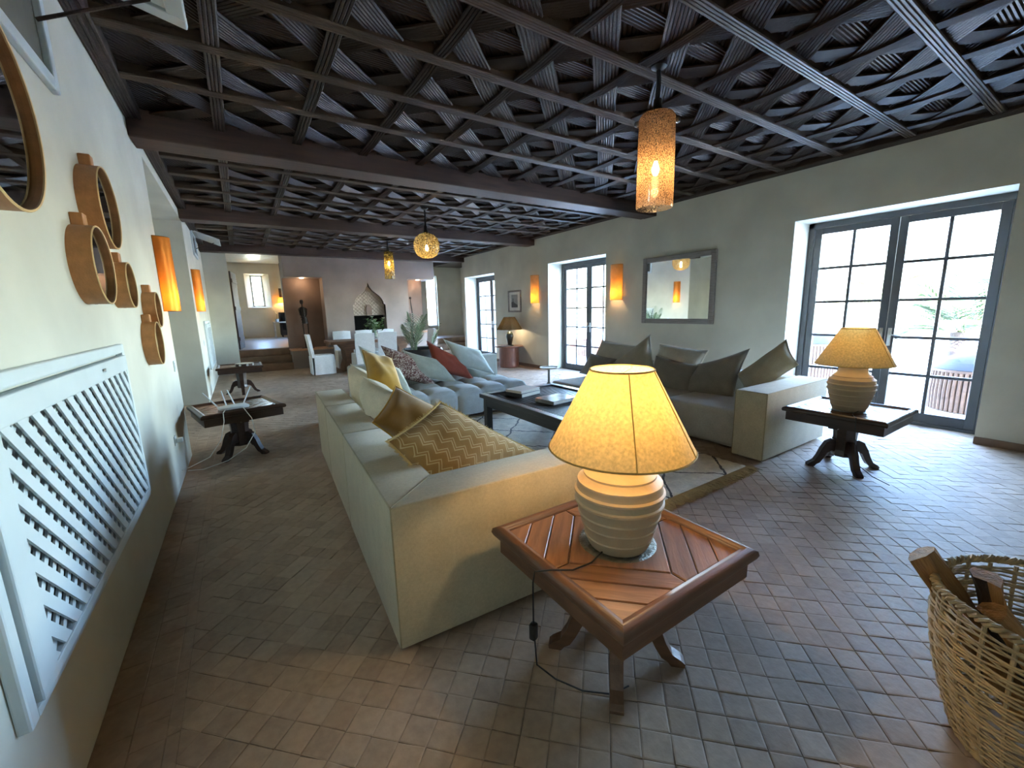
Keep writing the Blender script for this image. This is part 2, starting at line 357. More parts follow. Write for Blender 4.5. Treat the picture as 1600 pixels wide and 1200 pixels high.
wu.add([(WX1, 21.0, WZ0), (wx1, 21.42, wz0), (wx1, 21.42, wz1), (WX1, 21.0, WZ1)], [(3, 2, 1, 0)])
wu.add([(WX0, 21.0, WZ0), (WX1, 21.0, WZ0), (wx1, 21.42, wz0), (wx0, 21.42, wz0)], [(0, 1, 2, 3)])
wu.add([(WX0, 21.0, WZ1), (WX1, 21.0, WZ1), (wx1, 21.42, wz1), (wx0, 21.42, wz1)], [(3, 2, 1, 0)])
wu.box(-1.4, 13.0, 0.0, XL - 0.001, 13.25, 3.85); wu.box(XL - 0.35, 13.02, ZC + 0.13, 7.6, 13.25, 3.85); wu.box(-1.4, 13.25, 0.0, -1.2, 21.5, 3.85); wu.box(3.0, 15.2, 0.3, 3.2, 17.6, 3.85); wu.box(3.0, 18.9, 0.3, 3.2, 21.5, 3.85); wu.box(3.0, 17.6, 0.3, 3.2, 18.9, 1.5); wu.box(3.0, 17.6, 2.8, 3.2, 18.9, 3.85); wu.box(2.85, 13.9, 0.3, 3.0, 15.3, 3.85)  # leaves an opening for the added side window
tag(wu.build('wall_upper', M_SAND), 'sand coloured walls of the further room', kind='structure')
wd = empty('window_1', (0.80, 21.42, 1.88), kind='structure', label='small bright window in the further room')
fr = MB(); w_, h_ = 0.44, 1.32
fr.box(-w_ / 2, 0, 0, -w_ / 2 + 0.05, 0.05, h_); fr.box(w_ / 2 - 0.05, 0, 0, w_ / 2, 0.05, h_); fr.box(-w_ / 2, 0, 0, w_ / 2, 0.05, 0.05); fr.box(-w_ / 2, 0, h_ - 0.05, w_ / 2, 0.05, h_)
for k in (1, 2, 3): fr.box(-w_ / 2, 0.01, h_ * k / 4 - 0.012, w_ / 2, 0.04, h_ * k / 4 + 0.012)
fr.box(-0.012, 0.01, 0, 0.012, 0.04, h_)
fr.build('window_frame', mat('pale_window_paint', rgb(150, 150, 150), 0.5), wd)
for k in range(4):
    for s in (0, 1): MB().box(-w_ / 2 + 0.05 + s * 0.182, 0.022, h_ * k / 4 + 0.014, -0.012 + s * 0.182, 0.026, h_ * (k + 1) / 4 - 0.014).build('pane', glass_pane(), wd)
cu = MB(); cu.box(-1.4, 13.25, 3.70, 3.2, 21.5, 3.85)
cuo = tag(cu.build('ceiling_upper', mat('white_ceiling_board', rgb(196, 188, 172), 0.35, 0.08, 3, coord='World')), 'pale boarded ceiling of the further room', kind='structure')
for k in range(14): MB().rbox(-1.2, 13.3 + k * 0.55, 3.68, 3.0, 13.3 + k * 0.55 + 0.53, 3.705, 0.008, 1).build('ceiling_board', MATS['white_ceiling_board'], cuo)
wp = MB()
wp.box(3.0, 15.0, 0.57, 5.98, 15.2, 3.85); wp.box(6.40, 15.0, 0.57, 7.6, 15.2, 3.85); wp.box(5.98, 15.0, 2.8, 6.40, 15.2, 3.85); wp.box(5.98, 15.0, 0.57, 6.40, 15.2, 0.95)
wp.box(7.4, 12.6, 0.0, 7.6, 15.2, 3.85); wp.box(6.88, 12.45, 0.0, 7.6, 12.62, 3.85); wp.box(2.9, 13.9, ZC + 0.1, 7.6, 15.2, 3.85)
tag(wp.build('wall_passage', M_WALL), 'plaster walls of the side passage', kind='structure')
wd = empty('window_2', (6.19, 15.08, 0.95), kind='structure', label='tall pale window glimpsed behind the niche')
fr = MB(); fr.box(-0.21, 0, 0, -0.18, 0.05, 1.85); fr.box(0.17, 0, 0, 0.21, 0.05, 1.85); fr.box(-0.18, 0, 0, 0.17, 0.05, 0.04); fr.box(-0.18, 0, 1.81, 0.17, 0.05, 1.85)
fr.build('window_frame', MATS['pale_window_paint'], wd)
for s in range(3): MB().box(-0.18, 0.02, 0.045 + 0.59 * s, 0.17, 0.024, 0.62 + 0.59 * s).build('pane', glass_pane(), wd)
for s in (1, 2): MB().box(-0.18, 0.01, 0.024 + 0.59 * s, 0.17, 0.04, 0.046 + 0.59 * s).build('glazing_bar', MATS['pale_window_paint'], wd)
tag(MB().box(6.25, 12.62, ZC - 0.12, 7.4, 15.0, ZC + 0.2).build('ceiling_passage', M_BEAM), kind='structure')

# ---------------------------------------------------------------- ceiling: slab, beams, battens, reed weave
ce = MB(); ce.box(XL - 0.35, YB - 0.2, ZC + 0.04, XR + 0.58, 13.9, ZC + 0.14)
ceil = tag(ce.build('ceiling', M_REEDB), 'dark brown ceiling of woven reeds between timber battens', kind='structure')
BEAMS = [(4.98, 5.33), (8.58, 8.93), (12.42, 12.80)]
for k, (a, b) in enumerate(BEAMS):
    bm_ = MB(); bm_.rbox(XL + 0.003, a, 3.035, XR - 0.003, b - 0.075, ZC + 0.05, 0.012, 2); bm_.rbox(XL + 0.003, b - 0.068, 3.042, XR - 0.003, b, ZC + 0.05, 0.01, 2)
    bm_.build('timber_beam', M_BEAM, ceil)
def batten(y):
    mb = MB(); mb.box(XL, y - 0.045, 3.196, XR, y + 0.045, ZC + 0.04)
    for j in range(4): mb.tube([(XL, y - 0.034 + 0.0227 * j, 3.195), (XR, y - 0.034 + 0.0227 * j, 3.195)], 0.0125, 7)
    return mb.build('batten', M_BATTEN, ceil, smooth=True)
BY = [-2.1 + 0.63 * i for i in range(11)] + [4.2]
BY = [-1.47, -0.84, -0.21, 0.42, 1.05, 1.665, 2.295, 2.93, 3.55, 4.2]
bays = [(-2.1, -1.47)] + list(zip(BY[:-1], BY[1:])) + [(4.2, 4.98)]
by2 = [5.33 + 0.65 * i for i in range(6)]; bays += [(by2[i], by2[i + 1]) for i in range(5)]
by3 = [8.93 + 0.698 * i for i in range(6)]; bays += [(by3[i], by3[i + 1]) for i in range(5)]
for y in BY + by2[1:5] + by3[1:5]: batten(y)
tr = MB()
for ya, yb in ((YB, 4.98), (5.33, 8.58), (8.93, 12.42)):
    for j in range(5): tr.tube([(XL + 0.012 + 0.022 * j, ya, 3.185 + 0.008 * (j % 2)), (XL + 0.012 + 0.022 * j, yb, 3.185 + 0.008 * (j % 2))], 0.012, 6)
    tr.box(XL, ya, 3.185, XL + 0.11, yb, ZC + 0.04)
tag(tr.build('trim_1', M_REED, smooth=True), kind='structure')
tr = MB()
for ya, yb in ((YB, 4.98), (5.33, 8.58), (8.93, 12.42)):
    tr.box(XR - 0.16, ya, 3.185, XR, yb, ZC + 0.04)
    for j in range(7): tr.tube([(XR - 0.012 - 0.022 * j, ya, 3.185), (XR - 0.012 - 0.022 * j, yb, 3.185)], 0.012, 6)
tag(tr.build('trim_2', M_REED, smooth=True), kind='structure')
RR = 0.0118
def bundle(kind, w):
    """one bundle of parallel reeds of a node, bowed: lowest at the node, its ends tucked up"""
    mb = MB(); hw = w / 2
    def rod(p0, p1, zc, ze):
        pts = []
        for t in (0, 0.25, 0.5, 0.75, 1):
            q = 1 - (2 * t - 1) ** 2
            pts.append((p0[0] + (p1[0] - p0[0]) * t, p0[1] + (p1[1] - p0[1]) * t, ze + (zc - ze) * q))
        mb.tube(pts, RR, 5)
    if kind == 'y':
        for j in range(4): rod(((j - 1.5) * 0.0235, -hw), ((j - 1.5) * 0.0235, hw), 3.192, 3.205)
    elif kind == 'x':
        for j in range(7): rod((-0.335, (j - 3) * 0.0245), (0.335, (j - 3) * 0.0245), 3.254, 3.256)
    else:
        s = 1 if kind == 'd' else -1; zc, ze = (3.212, 3.228) if kind == 'd' else (3.231, 3.243); nr = 8 if kind == 'd' else 7
        for j in range(nr):
            o = (j - (nr - 1) / 2) * 0.033
            a, b = (o - hw, -hw), (o + hw, hw)
            rod((s * a[0], a[1]), (s * b[0], b[1]), zc, ze)
    return mb
NX = [0.05 + 0.645 * i for i in range(-1, 10)]
NX = [x for x in NX if XL + 0.25 < x < XR - 0.2]
nodes = []
for (a, b) in bays:
    for x in NX:
        yc = (a + b) / 2; p = proj((x, yc, 3.2)); vis = p[2] > 0.3 and -60 < p[0] < 1660 and -60 < p[1] < 420
        nodes.append((x, yc, b - a, p[2] if vis else 99))
near = sorted([n for n in nodes if n[3] < 90], key=lambda n: n[3])[:75]
near_set = set((n[0], n[1]) for n in near)
bmesh_cache = {}
rest = MB()
for (x, yc, w, d) in nodes:
    for kind in ('y', 'd', 'x', 'e'):
        key = (kind, round(w, 2))
        if key not in bmesh_cache:
            mb = bundle(kind, w); me = bpy.data.meshes.new('reed_bundle'); me.from_pydata(mb.v, [], mb.f); me.materials.append(M_REED)
            me.polygons.foreach_set('use_smooth', [True] * len(me.polygons)); me.set_sharp_from_angle(angle=0.9)
            bmesh_cache[key] = (mb, me)
        mb, me = bmesh_cache[key]
        if (x, yc) in near_set: link('reed_bundle', me, ceil, (x, yc, 0))
        else: rest.add([(v[0] + x, v[1] + yc, v[2]) for v in mb.v], mb.f)
tag(rest.build('reed_weave', M_REED, ceil, smooth=True, angle=50), kind='stuff')
bk = MB()
o = -15.0
while o < 9.0:                                                      # fine diagonal reeds behind the weave (x - y = o)
    x0, x1 = max(XL, o + YB), min(XR, o + 12.9)
    if x1 - x0 > 0.1: bk.tube([(x0, x0 - o, 3.276), (x1, x1 - o, 3.278)], 0.0165, 6, cap=False)
    o += 0.043
tag(bk.build('reed_backing', M_REEDB, ceil), kind='stuff')

# ---------------------------------------------------------------- floor of small square clay tiles laid on the diagonal
M_GROUT = mat('floor_grout', rgb(118, 104, 92), 0.9, 0.15, 20, coord='World')
def tile_material():
    m = bpy.data.materials.new('clay_tile'); m.use_nodes = True; n, l = m.node_tree.nodes, m.node_tree.links
    b = n['Principled BSDF']; b.inputs['Specular IOR Level'].default_value = 0.35; g = n.new('ShaderNodeNewGeometry')
    rot = n.new('ShaderNodeVectorRotate'); rot.rotation_type = 'Z_AXIS'; rot.inputs['Angle'].default_value = PI / 4
    l.new(g.outputs['Position'], rot.inputs['Vector'])
    sc_ = n.new('ShaderNodeVectorMath'); sc_.operation = 'SCALE'; sc_.inputs['Scale'].default_value = 1 / 0.105; l.new(rot.outputs[0], sc_.inputs[0])
    mul = n.new('ShaderNodeVectorMath'); mul.operation = 'MULTIPLY_ADD'; mul.inputs[1].default_value = (1, 1, 0); mul.inputs[2].default_value = (0.5, 0.5, 0); l.new(sc_.outputs[0], mul.inputs[0])
    fl = n.new('ShaderNodeVectorMath'); fl.operation = 'FLOOR'; l.new(mul.outputs[0], fl.inputs[0])
    wn_ = n.new('ShaderNodeTexWhiteNoise'); l.new(fl.outputs[0], wn_.inputs['Vector'])
    nz = n.new('ShaderNodeTexNoise'); nz.inputs['Scale'].default_value = 26; nz.inputs['Detail'].default_value = 6; l.new(g.outputs['Position'], nz.inputs['Vector'])
    nb_ = n.new('ShaderNodeTexNoise'); nb_.inputs['Scale'].default_value = 1.1; nb_.inputs['Detail'].default_value = 3; l.new(g.outputs['Position'], nb_.inputs['Vector'])
    ad = n.new('ShaderNodeMath'); ad.operation = 'MULTIPLY_ADD'; ad.inputs[1].default_value = 0.22; l.new(wn_.outputs['Value'], ad.inputs[0])
    ad2 = n.new('ShaderNodeMath'); ad2.operation = 'MULTIPLY_ADD'; ad2.inputs[1].default_value = 0.5; ad2.inputs[2].default_value = -0.02; l.new(nz.outputs['Fac'], ad2.inputs[0]); l.new(ad2.outputs[0], ad.inputs[2])
    ad3 = n.new('ShaderNodeMath'); ad3.operation = 'MULTIPLY_ADD'; ad3.inputs[1].default_value = 0.45; l.new(nb_.outputs['Fac'], ad3.inputs[0]); l.new(ad.outputs[0], ad3.inputs[2])
    cr = n.new('ShaderNodeValToRGB'); e = cr.color_ramp.elements; e[0].position = 0.25; e[1].position = 0.95
    e[0].color = (*rgb(124, 104, 88), 1); e[1].color = (*rgb(186, 161, 137), 1); l.new(ad3.outputs[0], cr.inputs['Fac'])
    l.new(cr.outputs['Color'], b.inputs['Base Color'])
    rr = n.new('ShaderNodeMapRange'); rr.inputs['To Min'].default_value = 0.46; rr.inputs['To Max'].default_value = 0.75; l.new(nz.outputs['Fac'], rr.inputs['Value']); l.new(rr.outputs['Result'], b.inputs['Roughness'])
    bp = n.new('ShaderNodeBump'); bp.inputs['Strength'].default_value = 0.35; bp.inputs['Distance'].default_value = 0.006; l.new(nz.outputs['Fac'], bp.inputs['Height']); l.new(bp.outputs['Normal'], b.inputs['Normal'])
    return m
M_TILE = tile_material()
fl_ = MB(); fl_.box(XL - 1.4, YB - 0.2, -0.12, XR + 0.58, 13.3, -0.0048)
floor = tag(fl_.build('floor', M_GROUT), 'brown clay tile floor laid diagonally', kind='structure')
TS = 0.105; BX = -0.36
def tile_mesh(poly, dz=(0, 0, 0), g=0.0006, ch=0.004):
    """a chamfered slab over a polygon; dz tilts it"""
    cx = sum(p[0] for p in poly) / len(poly); cy = sum(p[1] for p in poly) / len(poly)
    def inset(d):
        r = []
        for p in poly:
            v = Vector((p[0] - cx, p[1] - cy)); L = v.length; k = max(0.2, 1 - d * 1.414 / max(L, 1e-4)); r.append((cx + v.x * k, cy + v.y * k))
        return r
    o_, i_ = inset(g), inset(g + ch); n = len(poly)
    z = lambda p: dz[0] + dz[1] * (p[0] - cx) + dz[2] * (p[1] - cy)
    vs = [(p[0], p[1], -0.012) for p in o_] + [(p[0], p[1], z(p) - 0.0012) for p in o_] + [(p[0], p[1], z(p)) for p in i_]
    fs = [tuple(range(2 * n, 3 * n))]
    for i in range(n):
        j = (i + 1) % n; fs += [(i, j, n + j, n + i), (n + i, n + j, 2 * n + j, 2 * n + i)]
    return vs, fs
tiles_near, tiles_rest = [], MB()
R2 = math.sqrt(0.5); hd_ = TS * R2
regions = [(BX, YB, XR, 13.0)] + [(XR, a, XR + 0.44, b) for a, b in OPEN] + [(XL - 1.35, 5.62, XL, 8.95)]
foot = [(0.45, 1.65, 1.55, 4.7), (1.2, 5.2, 3.6, 6.4), (4.05, 1.9, 5.4, 4.9), (1.7, 1.95, 3.8, 5.1), (-0.9, 5.62, -0.36, 9)]
cand = []
rt = random.Random(3)
N = 135
for i in range(-N, N):
    for j in range(-N, N):
        # rows run along the two diagonals; matches the colour cells of the material
        a, b = i * TS, j * TS
        cx, cy = (a + b) * R2, (b - a) * R2
        if cx < XL - 1.4 or cx > XR + 0.5 or cy < YB - 0.1 or cy > 13.1: continue
        tw = rt.gauss(0, 0.014); d4 = [(cx + hd_ * math.cos(q_ + tw), cy + hd_ * math.sin(q_ + tw)) for q_ in (PI, 1.5 * PI, 0, PI / 2)]
        for rg in regions:
            if cx + hd_ < rg[0] or cx - hd_ > rg[2] or cy + hd_ < rg[1] or cy - hd_ > rg[3]: continue
            pl = clip_rect(d4, *rg)
            if not pl: continue
            full = (cx - hd_ >= rg[0] and cx + hd_ <= rg[2] and cy - hd_ >= rg[1] and cy + hd_ <= rg[3])
            t = (rt.uniform(-0.0008, 0.0010), rt.gauss(0, 0.017), rt.gauss(0, 0.017))
            p = proj((cx, cy, 0))
            inview = p[2] > 0.2 and 0 < p[0] < 1600 and 0 < p[1] < 1200 and not any(f_[0] < cx < f_[2] and f_[1] < cy < f_[3] for f_ in foot)
            if full and inview: cand.append((p[2], cx, cy, t, tw, d4))
            else: tiles_rest.add(*tile_mesh(pl, t))
cand.sort()
tm = []
for k in range(3):
    vs, fs = tile_mesh([(-hd_, 0), (0, -hd_), (hd_, 0), (0, hd_)], (0, 0, 0), 0.0006 + 0.0004 * k, 0.004 + 0.0015 * k)
    me = bpy.data.meshes.new('floor_tile'); me.from_pydata(vs, [], fs); me.materials.append(M_TILE); tm.append(me)
for k, (d, cx, cy, t, tw, d4) in enumerate(cand):
    if k < 290: link('floor_tile', tm[k % 3], floor, (cx, cy, t[0]), (math.atan(t[2]), -math.atan(t[1]), (k * 7 % 4) * PI / 2 + tw))
    else: tiles_rest.add(*tile_mesh(d4, t))
y = YB
while y < 13.0:                                                      # straight border courses along the long wall
    for (xa, xb, ln) in ((XL, -0.505, 0.2), (-0.505, -0.40, 0.105), (-0.40, BX, 0.32)):
        yy = y
        while yy < min(y + 0.96, 13.0) - 0.01:
            y2 = min(yy + ln, y + 0.96, 13.0); tiles_rest.add(*tile_mesh([(xa, yy), (xb, yy), (xb, y2), (xa, y2)], (rt.uniform(-0.0008, 0.0005), rt.gauss(0, 0.01), rt.gauss(0, 0.01)))); yy = y2
    y += 0.96
tag(tiles_rest.build('tile_field', M_TILE, floor), kind='stuff')

# ---------------------------------------------------------------- three glazed double doors in the deep openings
M_DOOR = mat('charcoal_door_paint', rgb(64, 66, 70), 0.45, 0.1, 8)
M_STEEL = mat('brushed_steel', rgb(180, 180, 178), 0.3, 0.05, 20, metal=1.0)
def french_door(num, y0, y1, lab):
    D = empty('door_%d' % num, (XR + 0.42, (y0 + y1) / 2, 0.0), kind='structure', label=lab)
    w = y1 - y0; f = MB()
    f.rbox(0, -w / 2, 0, 0.11, -w / 2 + 0.07, ZH, 0.006, 2); f.rbox(0, w / 2 - 0.07, 0, 0.11, w / 2, ZH, 0.006, 2); f.rbox(0, -w / 2, ZH - 0.075, 0.11, w / 2, ZH, 0.006, 2); f.rbox(0, -w / 2, 0, 0.11, w / 2, 0.035, 0.006, 2)
    f.build('door_frame', M_DOOR, D)
    lw = (w - 0.14) / 2
    for s in (0, 1):
        a = -w / 2 + 0.07 + s * lw; b = a + lw
        L = MB(); st_, zb, zt = 0.085, 0.15, 2.395
        for (p, q) in ((a + 0.002, a + st_), (b - st_, b - 0.002)): L.rbox(0.02, p, 0.037, 0.075, q, ZH - 0.077, 0.006, 2)
        L.rbox(0.021, a + st_, 0.037, 0.074, b - st_, zb, 0.005, 2); L.rbox(0.021, a + st_, zt, 0.074, b - st_, ZH - 0.077, 0.005, 2)
        leaf = L.build('door_leaf', M_DOOR, D)
        ia, ib = a + st_, b - st_; im = (ia + ib) / 2; ph = (zt - zb) / 5
        MB().rbox(0.028, im - 0.018, zb, 0.066, im + 0.018, zt, 0.004, 1).build('glazing_bar', M_DOOR, leaf)
        for k in range(1, 5): MB().rbox(0.0285, ia, zb + ph * k - 0.017, 0.0655, ib, zb + ph * k + 0.017, 0.004, 1).build('glazing_bar', M_DOOR, leaf)
        for k in range(5):
            for c in (0, 1):
                p, q = (ia, im - 0.013) if c == 0 else (im + 0.013, ib)
                MB().box(0.045, p, zb + ph * k + 0.012, 0.049, q, zb + ph * (k + 1) - 0.012).build('pane', glass_pane(), leaf)
        hb = MB(); hy = b - 0.043 if s == 0 else a + 0.043
        hb.rbox(0.008, hy - 0.018, 0.94, 0.02, hy + 0.018, 1.16, 0.004, 2); hb.tube([(0.012, hy, 1.08), (-0.035, hy, 1.08), (-0.04, hy + (0.02 if s else -0.02), 1.08), (-0.04, hy + (0.11 if s else -0.11), 1.075)], 0.008, 8)
        hb.build('handle', M_STEEL, leaf, smooth=True)
french_door(1, *OPEN[0], 'wide charcoal double door beside the wicker loungers outside')
french_door(2, *OPEN[1], 'charcoal glazed double door between two amber wall lights')
french_door(3, *OPEN[2], 'furthest charcoal glazed double door near the framed print')
# ================================================================ FURNITURE
M_LINEN = fabric('oatmeal_linen', rgb(180, 168, 143), 0.07)
M_SAGE = fabric('sage_linen', rgb(188, 190, 184), 0.07)
M_GREYL = fabric('greige_linen', rgb(176, 170, 158), 0.07)
M_PIPE = fabric('linen_piping', rgb(150, 138, 112), 0.05)

# ---- pale corner sofa seen from behind
S1 = empty('corner_sofa', (0.428, 1.624, 0), -math.radians(2.8), 'oatmeal linen corner sofa seen from behind, beside the nearest lamp table', 'sofa')
BH = 0.70; BT = 0.27
mods = [(0.0, 1.27), (1.278, 2.27), (2.278, 3.12)]
for k, (a, b) in enumerate(mods):
    m = MB()
    if k == 0: m.rprism([(0, 0.001), (BT, 0.262), (BT, b), (0, b)], 0.025, BH, 0.008, 3)
    else: m.rbox(0, a, 0.025, BT, b, BH, 0.018, 3)
    bk_ = m.build('back_module', M_LINEN, S1, smooth=True)
    p = MB(); r = 0.0055
    p.tube([(0.006, a + 0.006, 0.03), (0.006, a + 0.006, BH - 0.006), (BT - 0.006, a + (0.006 if k else 0.27), BH - 0.006)], r, 6); p.tube([(0.006, a + 0.006, BH - 0.005), (0.006, b - 0.006, BH - 0.005), (BT - 0.006, b - 0.006, BH - 0.005)], r, 6)
    p.tube([(0.006, b - 0.006, 0.03), (0.006, b - 0.006, BH - 0.006)], r, 6); p.tube([(BT - 0.006, a + (0.006 if k else 0.27), BH - 0.005), (BT - 0.006, b - 0.006, BH - 0.005)], r, 6)
    p.build('piping', M_PIPE, bk_, smooth=True)
m = MB(); m.rprism([(0.001, 0), (1.09, 0), (1.09, 0.26), (BT, 0.26)], 0.025, BH, 0.008, 3); ar = m.build('arm', M_LINEN, S1, smooth=True)
p = MB(); p.tube([(0.006, 0.006, 0.03), (0.006, 0.006, BH - 0.006), (1.08, 0.006, BH - 0.006), (1.083, 0.006, 0.03)], 0.0055, 6); p.tube([(0.006, 0.006, BH - 0.001), (BT + 0.0, 0.256, BH - 0.001)], 0.0045, 6); p.tube([(BT, 0.254, BH - 0.006), (1.08, 0.254, BH - 0.006)], 0.0055, 6)
p.build('piping', M_PIPE, ar, smooth=True)
for a, b in ((0.265, 1.27), (1.278, 2.27), (2.278, 3.12)):
    m = MB(); m.rbox(BT + 0.004, a, 0.025, 1.09, b, 0.41, 0.045, 4); m.build('seat_module', M_LINEN, S1, smooth=True)
for (x, y) in ((0.08, 0.08), (1.0, 0.08), (0.08, 3.0), (1.0, 3.0)): MB().lathe([(0.0, 0.0), (0.025, 0.0), (0.03, 0.03)], 12, (x, y, 0)).build('foot', mat('black_plastic', rgb(24, 24, 25), 0.5, 0.05), S1)

# ---- grey-green tufted daybed facing the camera
S2 = empty('tufted_daybed', (1.22, 5.16, 0), 0, 'pale sage tufted daybed sofa with square stitched puffs', 'sofa')
NXC, NYC = 6, 2; W2, D2 = 2.42, 0.95
def tufted():
    nu, nv = NXC * 10, 40; vs, fs = [], []
    L0, L1 = 0.34, D2                                                   # front drop, then top depth
    for j in range(nv + 1):
        s = (L0 + L1) * j / nv
        r = 0.07
        if s < L0 - r: base = Vector((0, 0, 0.05 + s)); nrm = Vector((0, -1, 0))
        elif s < L0 + r: t = (s - L0 + r) / (2 * r) * PI / 2; base = Vector((0, r - r * math.cos(t), 0.05 + L0 - r + r * math.sin(t))); nrm = Vector((0, -math.cos(t), math.sin(t)))
        else: base = Vector((0, s - L0, 0.05 + L0)); nrm = Vector((0, 0, 1))
        fv = 0.5 if s < 0.02 else ((s + 0.12) / ((L0 + L1 + 0.12) / 3)) % 1.0
        for i in range(nu + 1):
            x = W2 * i / nu; fu = (i / 10) % 1.0
            pu = (1 - abs(2 * fu - 1) ** 3.0); pv = (1 - abs(2 * fv - 1) ** 3.0)
            if s < L0 - 0.05: pv = 1.0
            d = 0.06 * (max(0, pu) ** 0.55) * (max(0, pv) ** 0.55)
            e = min(x, W2 - x); 
            sx = 0.0
            if e < 0.07: drop = 0.07 - math.sqrt(max(0, 0.07 ** 2 - (0.07 - e) ** 2)); d -= drop
            p_ = base + nrm * (d - 0.02); vs.append((x, p_.y, p_.z))
    for j in range(nv):
        for i in range(nu): a = j * (nu + 1) + i; fs.append((a, a + 1, a + nu + 2, a + nu + 1))
    o = MB().add(vs, fs)
    for i0 in (0, nu):                                                  # side walls
        ring = [vs[j * (nu + 1) + i0] for j in range(nv + 1)] + [(vs[i0][0], D2, 0.03), (vs[i0][0], 0.04, 0.03)]
        o.add(ring, [tuple(range(len(ring))) if i0 else tuple(range(len(ring)))[::-1]])
    return o
tufted().build('tufted_seat', M_SAGE, S2, smooth=True, angle=70)
m = MB(); m.rbox(0.0, D2 - 0.02, 0.03, W2, D2 + 0.2, 0.76, 0.035, 4); bk2 = m.build('backrest', M_SAGE, S2, smooth=True)
p = MB(); p.tube([(W2 - 0.01, D2 - 0.01, 0.05), (W2 - 0.01, D2 - 0.01, 0.75), (0.01, D2 - 0.01, 0.75)], 0.006, 6); p.tube([(W2 - 0.01, D2 + 0.19, 0.05), (W2 - 0.01, D2 + 0.19, 0.75)], 0.006, 6); p.build('piping', fabric('pale_piping', rgb(214, 220, 212)), bk2, smooth=True)
for (x, y) in ((0.1, 0.1), (W2 - 0.1, 0.1), (0.1, D2), (W2 - 0.1, D2)): MB().lathe([(0.0, 0.0), (0.025, 0.0), (0.03, 0.05)], 12, (x, y, 0)).build('foot', MATS['black_plastic'], S2)

# ---- greige sofa along the window wall, arm at the near end
S3 = empty('window_sofa', (3.985, 1.85, 0), 0, 'greige linen sofa below the wall mirror with one block arm', 'sofa')
m = MB(); m.rbox(0.0, 0.0, 0.02, 1.30, 0.30, 0.68, 0.02, 3); ar = m.build('arm', M_LINEN, S3, smooth=True)
p = MB(); p.tube([(0.006, 0.006, 0.03), (0.006, 0.006, 0.675), (1.29, 0.006, 0.675), (1.294, 0.006, 0.03)], 0.005, 6); p.tube([(0.006, 0.006, 0.675), (0.006, 0.294, 0.675), (0.006, 0.294, 0.03)], 0.005, 6); p.build('piping', M_PIPE, ar, smooth=True)
for a, b, x0 in ((0.305, 1.25, 0.15), (1.256, 2.2, 0.15), (2.206, 3.05, -0.12)):
    m = MB(); m.rbox(x0, a, 0.02, 1.08, b, 0.42, 0.05, 4); m.build('seat_module', M_GREYL, S3, smooth=True)
for a, b in ((0.305, 1.25), (1.256, 2.2), (2.206, 3.05)):
    m = MB(); m.rbox(1.05, a, 0.02, 1.30, b, 0.68, 0.025, 3); m.build('back_module', M_GREYL, S3, smooth=True)
for (x, y) in ((0.1, 0.08), (1.2, 0.08), (0.0, 2.95), (1.2, 2.95)): MB().lathe([(0.0, 0.0), (0.025, 0.0), (0.03, 0.03)], 12, (x, y, 0)).build('foot', MATS['black_plastic'], S3)

